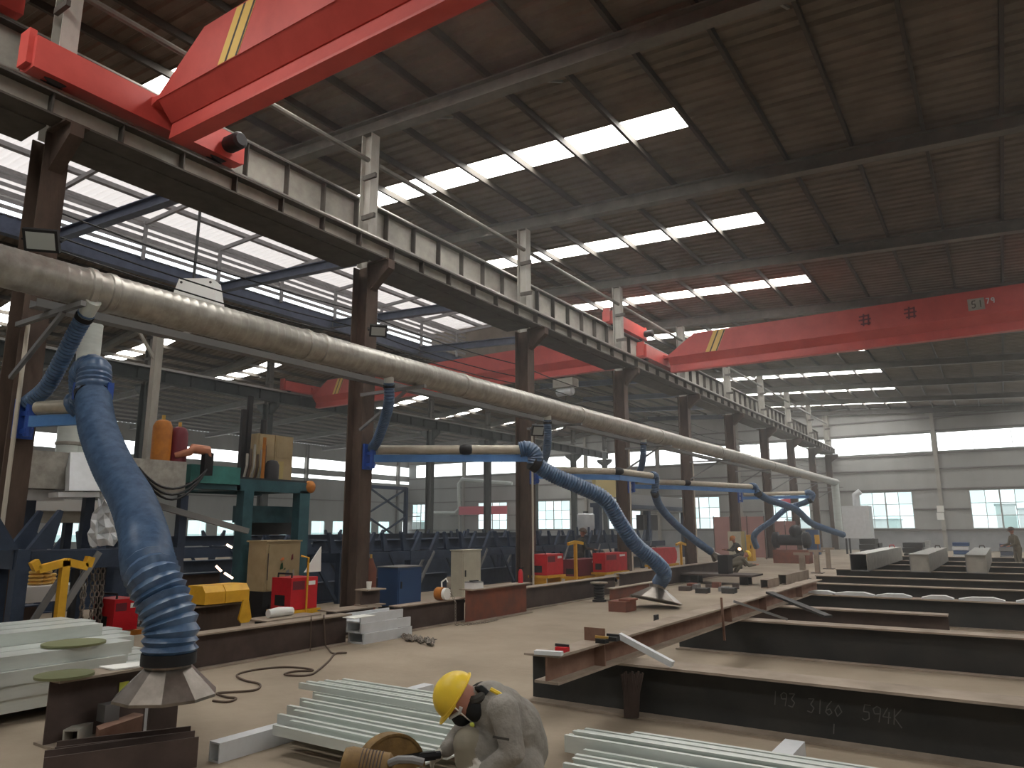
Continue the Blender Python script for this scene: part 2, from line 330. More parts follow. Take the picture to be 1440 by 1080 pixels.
def window_wall_y(idx, x0, x1, z0, z1, Y, nx, nz, pane_m, fr=.05):
    w = struct('window_%d' % idx, ((x0 + x1) / 2, Y, z0)); m = MB()
    for a, b, c, d in ((x0, x1, z0, z0 + fr), (x0, x1, z1 - fr, z1), (x0, x0 + fr, z0 + fr, z1 - fr), (x1 - fr, x1, z0 + fr, z1 - fr)): m.box((a, Y - .03, c), (b, Y + .06, d))
    m.build('window_frame', 'window_frame', w)
    for i in range(nx):
        for j in range(nz):
            a, b = x0 + fr + (x1 - x0 - 2 * fr) * i / nx, x0 + fr + (x1 - x0 - 2 * fr) * (i + 1) / nx
            c, d = z0 + fr + (z1 - z0 - 2 * fr) * j / nz, z0 + fr + (z1 - z0 - 2 * fr) * (j + 1) / nz
            MB().box((a + .005, Y + .01, c + .005), (b - .005, Y + .02, d - .005)).build('pane', pane_m if isinstance(pane_m, str) else pane_m[(i + j) % len(pane_m)], w)
    for i in range(1, nx):
        a = x0 + fr + (x1 - x0 - 2 * fr) * i / nx; t = .05 if i * 2 == nx else .022; MB().box((a - t, Y - .02, z0 + fr), (a + t, Y + .005, z1 - fr)).build('mullion', 'window_frame', w)
    for j in range(1, nz):
        c = z0 + fr + (z1 - z0 - 2 * fr) * j / nz; MB().box((x0 + fr, Y - .025, c - .022), (x1 - fr, Y + .004, c + .022)).build('transom', 'window_frame', w)
WI = 0
for a, b, c, d in low: WI += 1; window_wall_y(WI, a, b, c, d, Y_END, 4, 3, ['window_glass', 'window_glass', 'window_glass_green'])
for a, b, c, d in hi: WI += 1; window_wall_y(WI, a, b, c, d, Y_END, 3, 1, 'daylight_pane')
wl = struct('wall_left', (X_LEFT, 20, 0))                             # the far side wall
zsL = [(0, .8), (2.3, 6.2), (6.5, 7.05), (8.0, 9.3)]
m = MB()
for a, b in zsL: m.box((X_LEFT - .12, Y_FRONT, a), (X_LEFT, Y_END, b))
m.build('cladding', 'wall_sheet', wl)
yy = Y_FRONT
while yy < Y_END - 1:
    MB().box((X_LEFT - .1, yy, 0), (X_LEFT + .25, yy + .25, 9.2)).build('wall_column', 'rafter_steel', wl)
    MB().box((X_LEFT, yy + .25, 4.2), (X_LEFT + .1, min(yy + 6.166, Y_END), 4.3)).build('girt', 'girt_steel', wl)
    WI += 1; w = struct('window_%d' % WI, (X_LEFT, yy + 3, .8))
    for q0, q1 in ((.25, 1.1), (2.7, 3.7), (5.3, 6.166)): MB().box((X_LEFT - .12, yy + q0, .8), (X_LEFT, min(yy + q1, Y_END), 2.3)).build('cladding', 'wall_sheet', wl)
    for za, zb, pm in ((.8, 2.3, 'window_glass_green'), (6.2, 6.5, 'daylight_pane'), (7.05, 8.0, 'daylight_pane')):
        for q in range(3):
            a, b = yy + .25 + q * 1.97, yy + .25 + (q + 1) * 1.97
            if b <= Y_END: MB().box((X_LEFT - .06, a, za), (X_LEFT - .04, b - .05, zb)).build('pane', pm, w)
    yy += 6.166
kind(MB().box((X_RIGHT, Y_FRONT, 0), (X_RIGHT + .12, Y_END, 9.42)).build('wall_right', 'wall_sheet'))
wall_x('wall_front', Y_FRONT - .12, .12, [], 'wall_sheet', 11)
# blocks of flats beyond the end windows
for k, (x, w, h, y) in enumerate(((0.6, 3, 5.4, 160), (3.6, 2.4, 4.4, 150), (6.2, 2, 4.9, 150), (-19, 6, 2.8, 150), (-34, 7, 3.0, 160), (-70, 9, 3.2, 170))):
    b = thing('distant_building', ['grey block outside the window by the right end of the wall', 'tall pale block outside the end windows', 'low grey block outside the end windows', 'wide low shed outside the end windows', 'broad grey works building outside the end windows', 'long far works building outside the end windows'][k], 'building', (x, y, 0))
    MB().box((x - w / 2, y, 0), (x + w / 2, y + 8, h)).build('wall', 'white_paint', b); MB().box((x - w / 2 - .2, y - .2, h), (x + w / 2 + .2, y + 8.2, h + .25)).build('roof', 'window_frame', b)

# ------------------------------------------------------------------ columns
def column(name, X, n, label, grp, lower, upper, ztop_low, conduit=False, front=1):
    Y = CY(n) if n < 9 else CY(9) - .35
    c = thing(name, label, 'column', (X, Y, 0), grp)
    MB().ext(I_PROFILE(.32, .42, .025, .02), (X - .21, Y, .02), (X - .21, Y, ztop_low), up=(1, 0, 0)).build('shaft', lower, c)
    MB().ext(I_PROFILE(.24, .30, .02, .016), (X - .15, Y, ztop_low), (X - .15, Y, roofz(X) - .5), up=(1, 0, 0)).build('upper_shaft', upper, c)
    MB().box((X - .32, Y - .25, 0), (X + .32, Y + .25, .03)).build('base_plate', lower, c)
    for s in ((1, -1) if front == 0 else (front,)):
        m = MB(); xa, xb = X + s * .2, X + s * .72
        m.prism([(xa, Y - .09, ztop_low), (xb, Y - .09, ztop_low), (xb, Y - .09, ztop_low - .16), (xa, Y - .09, ztop_low - .55)], (0, .18, 0))
        m.box((xa, Y - .16, ztop_low), (xb, Y + .16, ztop_low + .03)); m.build('corbel', lower, c)
    for z in (ztop_low + 1.0, ztop_low + 1.9): MB().box((X - .02, Y - .18, z), (X + .34, Y - .12, z + .1)).build('tie_plate', 'girder_flange', c)
    if conduit:
        MB().tube([(X + .30, Y - .12, .2), (X + .30, Y - .12, 4.25)], .028, 8).build('conduit', 'cream_conduit', c, True)
    return c
for n in range(-1, 10):
    lab = 'brown steel crane column set against the end wall' if n == 9 else 'brown steel crane column with grey top, %s from the end wall along the duct' % ORD[8 - n]
    column('steel_column', COLX, n, lab, 'crane columns along the main aisle', 'rust_column', 'grey_column', 7.0, n in (0, 2, 3, 4))
for n in range(1, 10):
    lab = 'dark steel column of the far aisle, against the end wall' if n == 9 else 'dark steel column of the far aisle, %s from the end wall' % ORD[8 - n]
    column('steel_column', -29.3, n, lab, 'columns of the far aisle', 'girder_dark', 'rafter_steel', 7.6, front=0)

# ------------------------------------------------------------------ crane runways
def runway(name, X, z0, z1, ya, yb, web, flange, label, step=.95, rail=True, fw=.34):
    g = thing(name, label, 'girder', (X, (ya + yb) / 2, z0))
    MB().box((X - .012, ya, z0 + .03), (X + .012, yb, z1 - .03)).build('web', web, g)
    MB().box((X - fw / 2, ya, z0), (X + fw / 2, yb, z0 + .03)).build('bottom_flange', flange, g)
    MB().box((X - fw / 2, ya, z1 - .03), (X + fw / 2, yb, z1)).build('top_flange', flange, g)
    if rail: MB().ext([(-.055, 0), (.055, 0), (.055, .02), (.015, .03), (.015, .08), (.035, .09), (.035, .12), (-.035, .12), (-.035, .09), (-.015, .08), (-.015, .03), (-.055, .02)], (X, ya, z1), (X, yb, z1)).build('rail', 'rail_steel', g)
    st = MB().box((.012, -.012, z0 + .03), (fw / 2 - .03, .012, z1 - .03)).mesh('stiffener', flange, (0, 0, 0))
    y = ya + .4
    while y < yb: inst('stiffener', st, (X, y, 0), g); y += step
    return g
rw1 = runway('crane_runway', -10.1, 7.05, 7.40, Y_FRONT + .3, Y_END - .5, 'girder_grey', 'girder_flange', 'near crane runway girder with polished rail carried on the brown columns')
for n in range(-2, 9): MB().box((-10.28, CY(n) + .2, 7.03), (-11.0, CY(n + 1) - .2, 7.055)).build('walkway_plate', 'girder_flange', rw1)
runway('crane_runway', -11.2, 8.0, 8.78, Y_FRONT + .3, Y_END - .5, 'girder_grey', 'girder_flange', 'higher crane runway girder running just behind the brown columns')
runway('crane_runway', -28.9, 7.66, 8.2, Y_FRONT + .3, Y_END - .5, 'girder_dark', 'girder_dark', 'dark green crane runway girder along the far aisle columns', 1.2)

# ------------------------------------------------------------------ overhead cranes
def crane(Yc, xa, xb, zt, label, stripes=True, zc=None, zr=None, off=.36):
    c = thing('overhead_crane', label, 'crane', ((xa + xb) / 2, Yc, zt)); Y = Yc + off
    zb = zt - .78                                                    # underside of the box
    MB().prism([(x, Y - .36, z) for x, z in ((xa + .36, zb), (xb - .36, zb), (xb - .36, zt - .72), (xb - 1.4, zt), (xa + 1.4, zt), (xa + .36, zt - .72))], (0, .72, 0)).build('box_girder', 'crane_red', c)
    MB().ext([(-.35, 0), (-.12, -.26), (.12, -.26), (.35, 0)], (xa + .36, Y, zb), (xb - .36, Y, zb)).build('lower_girder', 'crane_red', c)
    MB().ext([(-.13, -.52), (.13, -.52), (.13, -.48), (.10, -.26), (-.10, -.26), (-.13, -.48)], (xa + .36, Y, zb), (xb - .36, Y, zb)).build('track_flange', 'crane_red', c)
    for X, zc in ((xa, zc), (xb, zr or zc)):
        sg = 1 if X == xa else -1
        ec = MB().box((X - .2, Yc - 1.58, zc), (X + .2, Yc + 1.58, zc + .46)).build('end_carriage', 'crane_red', c)
        for s in (-1, 1):
            MB().lathe((X - .08, Yc + s * 1.25, zc + .14), (1, 0, 0), [(.16, 0), (.2, .02), (.2, .05), (.16, .05), (.16, .13), (.2, .13), (.2, .16), (.16, .18)], 16).build('wheel', 'dark_steel', ec, True)
            MB().box((X - .13, Yc + s * 1.62 - .03, zc + .06), (X + .13, Yc + s * 1.62 + .06, zc + .56)).build('buffer_plate', 'crane_red', ec)
        MB().lathe((X + .22, Yc + 1.3, zc + .2), (1, 0, 0), [(.12, 0), (.14, .05), (.14, .32), (.1, .36)], 12).build('drive_motor', 'dark_steel', ec, True)
        MB().prism([(X, Y - .36, zc + .2), (X + sg * .36, Y - .36, max(zb, zc)), (X + sg * .36, Y - .36, max(zt - .72, zc + .3)), (X, Y - .36, zc + .46)], (0, .72, 0)).build('gusset', 'crane_red', c)
    if stripes:
        for s, xs in ((1, xa + 1.75), (-1, xb - 1.75)):
            for k in range(5):
                x0 = xs + s * (.05 + (0, .15, .2, .38, .43)[k])
                MB().prism([(x0, Y - .365, zb + .01), (x0 + s * (.15, .05, .18, .05, .01)[k], Y - .365, zb + .01), (x0 + s * (.34 + (.15, .05, .18, .05, .01)[k]), Y - .365, zt - .02), (x0 + s * .34, Y - .365, zt - .02)], (0, .004, 0)).build('hazard_stripe', 'crane_yellow' if k % 2 == 0 else 'stripe_black', c)
    return c
c1 = crane(5.27, -10.1, 8.4, 8.65, 'red overhead crane nearest the floodlight, crossing above the squatting worker', zc=7.58)
c2 = crane(25.24, -10.1, 8.4, 8.62, 'red overhead crane marked 79 on its girder, further down the main aisle', zc=7.58)
crane(onx(28, 20, -11.2).y - 1.68, -28.9, -11.2, 8.95, 'red overhead crane parked on the higher runway behind the first column', zc=8.34, zr=8.92)
c3 = crane(24.84, -28.9, -11.2, 8.95, 'red overhead crane spanning the middle aisle behind the brown columns', zc=8.34, zr=8.92)
def stroke(m, pts, w, nrm):                                           # a flat painted or chalked line
    nrm = V(nrm)
    for a, b in zip(pts, pts[1:]): m.bar(a, b, w, .004, up=nrm)
DIG = {'1': [[(.5, 1), (.5, 0)]], '9': [[(.9, .55), (.3, .5), (.15, .8), (.5, 1), (.85, .9), (.85, .55), (.75, 0)]], '3': [[(.15, .95), (.8, 1), (.45, .58), (.85, .35), (.6, 0), (.1, .08)]],
       '6': [[(.75, 1), (.3, .6), (.15, .2), (.5, 0), (.85, .2), (.6, .45), (.2, .3)]], '0': [[(.5, .8), (.15, .4), (.45, 0), (.9, .35), (.5, .8)]], '5': [[(.9, 1), (.3, 1), (.2, .55), (.75, .55), (.8, .15), (.4, 0), (.1, .1)]],
       '4': [[(.55, 1), (.1, .4), (.9, .4)], [(.7, .75), (.65, 0)]], 'K': [[(.2, 1), (.2, 0)], [(.85, 1), (.2, .45), (.95, -.15)]], '7': [[(.1, 1), (.9, 1), (.4, 0)]], 'T': [[(.1, 1), (.9, 1)], [(.5, 1), (.5, 0)]]}
def write(txt, p0, right, up, h, nrm, w, name, mt, parent, gap=.8):
    m = MB(); p = V(p0); right, up = V(right).normalized(), V(up).normalized()
    for ch in txt:
        if ch in DIG:
            for s in DIG[ch]: stroke(m, [p + right * (a * h * .62) + up * (b * h) for a, b in s], w, nrm)
        p = p + right * h * gap
    return m.build(name, mt, parent)
Yf = 25.6 - .365
pl = ony(1361, 430, Yf); pr = ony(1385, 430, Yf)
MB().box((pl.x, Yf - .006, pl.z - .17), (pr.x, Yf, pl.z + .19)).build('number_plate', 'girder_grey', c2)
write('51', (pl.x + .08, Yf - .01, pl.z - .1), (1, 0, 0), (0, 0, 1), .22, (0, -1, 0), .03, 'painted_number', 'girder_flange', c2)
write('79', (pr.x + .03, Yf - .008, pl.z - .02), (1, 0, 0), (0, 0, 1), .16, (0, -1, 0), .03, 'painted_number', 'galv_white', c2)
for (x, y) in ((1216, 450), (1280, 440)):                             # faded painted characters
    p = ony(x, y, Yf); m = MB()
    for a, b in (((-.16, .12), (.14, .14)), ((-.18, 0), (.18, .02)), ((-.13, -.13), (.16, -.12)), ((-.02, .2), (-.05, -.2)), ((.12, .18), (.1, -.18))):
        stroke(m, [(p.x + a[0], Yf - .006, p.z + a[1]), (p.x + b[0], Yf - .006, p.z + b[1])], .05, (0, -1, 0))
    m.build('painted_character', 'maroon', c2)
# ------------------------------------------------------------------ extraction duct above the aisle
DX, DZ, DR = -9.0, 4.53, .235
duct = thing('ventilation_duct', 'long round galvanised extraction duct hung along the brown columns', 'duct', (DX, 25, DZ))
m = MB(); y = -4.0; prof = []
while y < 52.6: prof += [(DR, y), (DR, y + .10), (DR + .004, y + .115), (DR, y + .13)]; y += .13
m.lathe((DX, 0, DZ), (0, 1, 0), prof, 24).build('pipe', 'galv', duct, True)
for px, py in ((125, 395), (152, 404), (428, 480), (450, 488), (648, 545), (812, 592), (925, 627), (1010, 650), (1085, 668)):
    Y = onx(px, py, DX).y
    MB().lathe((DX, Y - .05, DZ), (0, 1, 0), [(DR, 0), (DR + .02, .015), (DR + .02, .085), (DR, .1)], 24).build('collar', 'galv', duct, True)
MB().lathe((DX, 52.6, DZ), (0, 1, 0), [(DR, 0), (DR * .94, .1), (DR * .7, .2), (DR * .3, .26), (.01, .28)], 20).build('end_cap', 'galv', duct, True)
MB().tube([(DX, 52.3, DZ - .1), (DX, 52.3, 1.2)], .24, 16).build('down_pipe', 'galv_bright', duct, True)
for n in range(0, 9):
    Y = CY(n); b = MB().bar((COLX + .2, Y - .2, DZ - DR - .05), (DX + .3, Y - .2, DZ - DR - .05), .06, .06).build('bracket', 'steel_grey', duct)
    MB().bar((COLX + .2, Y - .2, DZ - DR - .75), (DX - .15, Y - .2, DZ - DR - .08), .05, .05).build('brace', 'steel_grey', b)
tray = MB().ext([(-.09, 0), (.09, 0), (.09, .1), (.08, .1), (.08, .01), (-.08, .01), (-.08, .1), (-.09, .1)], (-9.55, 3.9, 4.30), (-9.55, 38, 4.30)).build('cable_tray', 'steel_grey')
tag(tray, 'narrow grey cable tray running under the extraction duct', 'cable tray')

def ribbed(pts, r, pitch=.045, amp=.010, n=14):                       # flexible hose: ringed tube along a smooth path
    P = [V(p) for p in pts]; Q = []
    ext = [P[0] * 2 - P[1]] + P + [P[-1] * 2 - P[-2]]
    for i in range(1, len(ext) - 2):
        a, b, c, d = ext[i - 1:i + 3]
        for k in range(24):
            t = k / 24; Q.append(.5 * ((2 * b) + (c - a) * t + (2 * a - 5 * b + 4 * c - d) * t * t + (-a + 3 * b - 3 * c + d) * t ** 3))
    Q.append(P[-1]); out, rs, acc, k = [Q[0]], [r], 0.0, 0; step = pitch / 4
    for a, b in zip(Q, Q[1:]):
        seg = (b - a).length; pos = step - acc
        while pos <= seg: k += 1; out.append(a + (b - a) * (pos / seg)); rs.append(r + amp * (0, 1, 0, -1)[k % 4]); pos += step
        acc = (acc + seg) % step if seg < step - acc else seg - (pos - step)
    return MB().tube(out, rs, n)
def hood(c, axis, r1, r0, h, name, parent):
    return MB().lathe(c, axis, [(r1, 0), (r1 + .01, .0), (r1 + .01, .02), (r0, h), (r0, h + .06), (r0 - .012, h + .06), (r0 - .012, h), (r1 - .012, .02)], 10, cap=False).build(name, 'hood_steel', parent)
ARM_Z = 3.04
def arm_pts(pix): return [onz(x, y, ARM_Z) for x, y in pix]
def extraction_arm(label, base, links, drop, hose_r, elbow=None, supply=None):
    """base = (column index), links = floor plan points of the joints, drop = hose path, supply = path of hose from the duct"""
    a = thing('fume_extractor', label, 'fume extractor', (links[0].x, links[0].y, ARM_Z - .1), 'fume extraction arms on the brown columns')
    bx, by = COLX + .21, links[0].y
    b = MB().box((bx, by - .12, ARM_Z - .26), (bx + .05, by + .12, ARM_Z + .24)); b.box((bx + .05, by - .05, ARM_Z - .2), (bx + .2, by + .05, ARM_Z - .14)); b.box((bx + .05, by - .05, ARM_Z + .02), (bx + .2, by + .05, ARM_Z + .08))
    b.tube([(bx + .16, by, ARM_Z - .24), (bx + .16, by, ARM_Z + .22)], .05, 10); b.build('wall_bracket', 'bracket_blue', a)
    pts = [Vector((bx + .16, by, ARM_Z))] + links[1:]
    for i, (p, q) in enumerate(zip(pts, pts[1:])):
        d = (q - p).normalized()
        l = MB().bar(p - Vector((0, 0, .05)), q - Vector((0, 0, .05)), .07, .14).build('arm_beam', 'arm_blue', a)
        MB().tube([p + d * .12 + Vector((0, 0, .12)), q - d * .12 + Vector((0, 0, .12))], .088, 12).build('arm_pipe', 'arm_pipe', l, True)
    for q in pts[1:-1]: MB().ball(q + Vector((0, 0, .12)), .125, 14, 8, (1.25, 1.25, .85)).build('joint_sleeve', 'rubber', a, True)
    e = pts[-1]; ed = (pts[-1] - pts[-2]).normalized()
    ribbed(elbow or [e - ed * .16 + Vector((0, 0, .12)), e + Vector((0, 0, .14)), e + ed * .14 + Vector((0, 0, .03)), drop[0]], hose_r * 1.02, .05, .008).build('end_elbow', 'hose_blue', a, True)
    dd = (V(drop[1]) - V(drop[0])).normalized()
    MB().tube([V(drop[0]) - dd * .08, V(drop[0]) + dd * .08], hose_r * 1.1, 16).build('hose_clamp', 'rubber', a, True)
    ribbed(drop, hose_r, .06, .014).build('drop_hose', 'hose_blue', a, True)
    if supply:
        ribbed(supply, .095, .05, .007).build('supply_hose', 'hose_blue', a, True)
        s0 = V(supply[0]); s1 = V(supply[1]); dd = (s1 - s0).normalized()
        MB().tube([s0 - dd * .2, s0 + dd * .06], .09, 14).build('duct_stub', 'galv_bright', a, True); MB().tube([s0 + dd * .04, s0 + dd * .1], .105, 14).build('hose_clamp', 'rubber', a, True)
    return a
def path(pix, d0, d1):                                                # hose between two known ends, its depth run evenly between them
    n = len(pix) - 1; return [at(x, y, d0 + (d1 - d0) * i / n) for i, (x, y) in enumerate(pix)]
# arm on the column by the floodlight, its hood over the short beam
hA = Vector((-5.22, 3.32, .45))
la = [Vector((COLX, CY(0), ARM_Z)), onz(133, 583, ARM_Z)]
dA = depth_of(la[-1]) - .15; dH = depth_of(hA)
pA = path([(131, 556), (137, 600), (157, 652), (185, 702), (202, 752), (209, 795)], dA - .1, dH + .3) + [hA + Vector((-.09, -.03, .68)), hA + Vector((-.01, 0, .50)), hA + Vector((0, 0, .38)), hA + Vector((0, 0, .28))]
aA = extraction_arm('blue extraction arm whose thick hose drops to the cone hood by the disc stack', 0, la, pA, .185, elbow=[la[-1] + Vector((-.35, -.05, .12)), la[-1] + Vector((-.2, -.02, .2)), at(122, 527, dA + .1), at(132, 521, dA), at(132, 540, dA - .08), pA[0]],
                    supply=path([(122, 440), (105, 470), (85, 510), (65, 545), (38, 568)], depth_of(Vector((DX, onx(122, 432, DX).y, DZ - DR))), depth_of(la[0]) - .1))
for px in (108, 154): q = at(px, 550, dA - .1); MB().bar(q - Vector((0, 0, .1)), q + Vector((0, 0, .1)), .06, .07, up=(0, 1, 0)).build('elbow_bracket', 'bracket_blue', aA)
hood(hA, (0, 0, 1), .345, .165, .21, 'hood', aA)
MB().tube([hA + Vector((0, 0, .23)), hA + Vector((0, 0, .31))], .19, 20).build('hood_collar', 'rubber', aA, True)
# second arm
hB = onz(922, 846, .12)
lb = [Vector((COLX, CY(1), ARM_Z))] + arm_pts([(655, 641), (742, 641)]); dB = depth_of(lb[-1])
pB = path([(752, 652), (778, 668), (815, 684), (850, 702), (872, 735), (893, 765), (922, 790), (934, 806), (936, 818)], dB, depth_of(hB))
Y1 = onx(547, 535, DX).y
aB = extraction_arm('blue extraction arm beside the blue steel cabinet, hose down to a flat hood', 1, lb, pB[:-1] + [hB + Vector((.05, .1, .36))], .15,
                    supply=[Vector((DX, Y1, DZ - DR - .06))] + path([(547, 565), (541, 590), (531, 618), (522, 632)], depth_of(Vector((DX, Y1, DZ))), depth_of(lb[0]))[0:])
hood(hB + Vector((0, 0, .02)), (.1, .2, 1), .55, .17, .26, 'hood', aB)
# third arm
lc = [Vector((COLX, CY(2), ARM_Z))] + arm_pts([(870, 669)]); dC = depth_of(lc[-1])
p2 = at(920, 687, dC + 1.8); p2.z = ARM_Z; lc.append(p2); hC = at(1008, 785, depth_of(p2) + 2.0)
Yc = onx(770, 585, DX).y
aC = extraction_arm('blue two-link extraction arm hanging its hose at the crouching welder', 2, lc, path([(921, 694), (928, 712), (948, 735), (975, 758), (1000, 776)], depth_of(p2), depth_of(hC)), .11,
                    supply=[Vector((DX, Yc, DZ - DR - .06))] + path([(770, 622), (766, 645), (757, 660)], depth_of(Vector((DX, Yc, DZ))), depth_of(lc[0])))
hood(hC, at(1000, 776, depth_of(hC)) - hC, .16, .1, .18, 'hood', aC)
# fourth
ld = [Vector((COLX, CY(3), ARM_Z))] + arm_pts([(966, 684), (1060, 689)]); dD = depth_of(ld[-1])
Yd = onx(905, 620, DX).y
extraction_arm('blue extraction arm reaching past the white dust unit with its hose over the stands', 3, ld, path([(1066, 694), (1082, 703), (1118, 716), (1140, 735), (1165, 745), (1186, 752)], dD, dD + 7), .13,
               supply=[Vector((DX, Yd, DZ - DR - .06))] + path([(904, 645), (900, 662), (893, 674)], depth_of(Vector((DX, Yd, DZ))), depth_of(ld[0])))
# fifth
le = [Vector((COLX, CY(5), ARM_Z))] + arm_pts([(1138, 697)]); dE = depth_of(le[-1])
Ye = onx(988, 645, DX).y
extraction_arm('far blue extraction arm by the pink cabin, hose curling back to the cabin', 5, le, path([(1140, 703), (1128, 708), (1105, 716), (1085, 733), (1066, 746), (1060, 756), (1064, 770)], dE, dE + 1.5), .13)

# ------------------------------------------------------------------ lamps
def floodlight(c, nrm, w, h, label, holder):
    c, nrm = V(c), V(nrm).normalized(); side = nrm.cross(Vector((0, 0, 1))).normalized(); u = side.cross(nrm)
    f = thing('floodlight', label, 'floodlight', c - Vector((0, 0, h / 2)), 'floodlights on the brown columns')
    def q(a, b, t): return c + side * a + u * b + nrm * t
    m = MB(); m.prism([q(-w / 2, -h / 2, 0), q(w / 2, -h / 2, 0), q(w / 2, h / 2, 0), q(-w / 2, h / 2, 0)], nrm * -.09); m.build('housing', 'black', f)
    g = .035; MB().prism([q(-w / 2 + g, -h / 2 + g, .004), q(w / 2 - g, -h / 2 + g, .004), q(w / 2 - g, h / 2 - g, .004), q(-w / 2 + g, h / 2 - g, .004)], nrm * -.006).build('lens', 'lamp_glass', f)
    m = MB(); m.tube([q(-w / 2 - .02, 0, -.04), q(-w / 2 - .02, 0, -.2), V(holder), q(w / 2 + .02, 0, -.2), q(w / 2 + .02, 0, -.04)], .014, 6); m.build('yoke', 'black', f)
    return f
for n, (px, py), w, h, lab in ((0, (57, 339), .40, .29, 'black square floodlight on the brown column above the first duct drop'), (1, (532, 466), .34, .24, 'floodlight tilted on the brown column behind the spotted duct length'),
                               (2, (757, 606), .34, .3, 'small floodlight under the duct on the third column back')):
    X = COLX + .62; p = onx(px, py, X); floodlight(p, (.62, -.55, -.55), w, h, lab, (COLX + .24, CY(n), p.z + .02))
hl = at(272, 412, 17.0)                                               # white trapezoid hood of a hanging lamp behind the duct
hb = thing('bay_lamp', 'white trapezoid hood hanging behind the duct', 'lamp', hl - Vector((0, 0, .35)))
s = RIGHT; MB().prism([hl - s * .58 - _z * .36, hl + s * .58 - _z * .36, hl + s * .42 + _z * .36, hl - s * .36 + _z * .36], _fh * .5).build('lamp_hood', 'white_paint', hb)
for k in (-.3, .38): MB().lathe(hl + s * k + _z * .26 - _fh * .02, _fh, [(.03, 0), (.03, .03)], 8).build('bolt', 'dark_steel', hb)
MB().bar(hl + _z * .36 - s * .02, (hl.x, hl.y, roofz(hl.x) + .0), .05, .05).build('hanger', 'dark_steel', hb)
# wires strung along the columns
for k, (x, z) in enumerate(((-10.77, 6.1), (-10.78, 5.75), (-10.79, 5.55))):
    m = MB(); pts = []
    for n in range(0, 9):
        for t in (0, .25, .5, .75): pts.append((x, CY(n) + 6.166 * t, z - .10 * math.sin(math.pi * t)))
    m.tube(pts, .014, 5); tag(m.build('power_cable', 'cable_black', None), ['upper black cable strung between the brown columns', 'middle black cable strung between the brown columns', 'lower black cable strung between the brown columns'][k], 'cable', 'cables along the columns')
# ------------------------------------------------------------------ steel beams on the floor
def xbeam(label, Yf, x0, x1, h, fw, web='mill_web', fl='dusty_flange', z0=0.0, tf=.02, grp='cross beams laid in rows on the floor', name='steel_beam'):
    b = thing(name, label, 'beam', ((x0 + x1) / 2, Yf + fw / 2, z0), grp); Yc = Yf + fw / 2
    MB().box((x0, Yc - .008, z0 + tf), (x1, Yc + .008, z0 + h - tf)).build('web', web, b)
    for z in (z0, z0 + h - tf): MB().box((x0, Yf, z), (x1, Yf + fw, z + tf)).build('flange', fl, b)
    return b
def ybeam(label, Xf, y0, y1, h, fw, web='mill_web', fl='dusty_flange', z0=0.0, tf=.02, grp='beams lying along the left of the aisle', name='steel_beam'):
    b = thing(name, label, 'beam', (Xf - fw / 2, (y0 + y1) / 2, z0), grp); Xc = Xf - fw / 2
    MB().box((Xc - .008, y0, z0 + tf), (Xc + .008, y1, z0 + h - tf)).build('web', web, b)
    for z in (z0, z0 + h - tf): MB().box((Xf - fw, y0, z), (Xf, y1, z + tf)).build('flange', fl, b)
    return b
cb1 = xbeam('dark wide-flange beam chalked 193 3160 594K on its web', 6.33, -4.05, 7.5, .45, .34)
yw = 6.33 + .17 - .008
def chalk(txt, x, y, hp, base=0.0):
    p = ony(x, y, yw); q = ony(x, y - hp, yw); write(txt, (p.x, yw - .003, p.z), (1, 0, -.02), (.12, 0, 1), q.z - p.z, (0, -1, 0), .007, 'chalk_mark', 'chalk', cb1, .62)
chalk('193', 1084, 990, 19); chalk('3160', 1134, 1001, 20); chalk('594K', 1211, 1012, 22); chalk('1', 1168, 1031, 14)
for x in (-1.6, .9): MB().box((x, 6.35, .02), (x + .012, yw, .43)).build('stiffener', 'mill_web', cb1) if x > 0 else None
lines = [(10.05, -3.95, 7.5, 'dark beam lying next behind the chalked beam'), (14.45, -3.9, 7.5, 'dark beam strewn with pale offcut strips along its top'), (17.3, -4.0, 7.5, 'dark beam just behind the one strewn with pale strips'),
         (20.0, -4.1, 7.5, 'second dark beam behind the strip-strewn beam'), (23.3, -4.2, 7.5, 'dark beam under the near ends of the grey box columns'), (26.9, -4.2, 7.5, 'dark beam under the middle of the grey box columns'), (30.4, -4.2, 7.5, 'dark beam under the far ends of the grey box columns'), (35.0, -4.4, 7.5, 'dark beam beyond the grey box columns')]
for Yf, x0, x1, lab in lines: xbeam(lab, Yf, x0, x1, .45, .30)
xbeam('short brown beam ending beside the strip-strewn beam', 12.02, -3.75, -.78, .45, .28, 'brown_web')
rnd = random.Random(5)
for k, (xa, xb) in enumerate(((1112, 1152), (1160, 1216), (1228, 1276), (1297, 1340), (1350, 1414), (1428, 1470))):
    a, b = onz(xa, 840, .46), onz(xb, 845, .46)
    m = MB(); ya = 14.52; pr = [(a.x, .452), (a.x + (b.x - a.x) * .3, .452), (a.x + (b.x - a.x) * .75, .452), (b.x, .452)]
    hs = [.02, .055, .06, .02]
    m.add([(x, ya, z) for x, z in pr] + [(x, ya, z + h) for (x, z), h in zip(pr, hs)] + [(x, ya + .2, z) for x, z in pr] + [(x, ya + .2, z + h) for (x, z), h in zip(pr, hs)],
          [(i, i + 1, 5 + i, 4 + i) for i in range(3)] + [(9 + i, 8 + i, 12 + i, 13 + i) for i in range(3)] + [(4 + i, 5 + i, 13 + i, 12 + i) for i in range(3)] + [(0, 4, 12, 8), (3, 11, 15, 7), (0, 8, 9, 1), (1, 9, 10, 2), (2, 10, 11, 3)])
    tag(m.build('offcut_strip', 'galv_white'), 'pale curled offcut strip on a dark beam, %s counted from the rusty beam' % ORD[k], 'offcut', 'offcut strips on the dark beam')
LX = -3.12
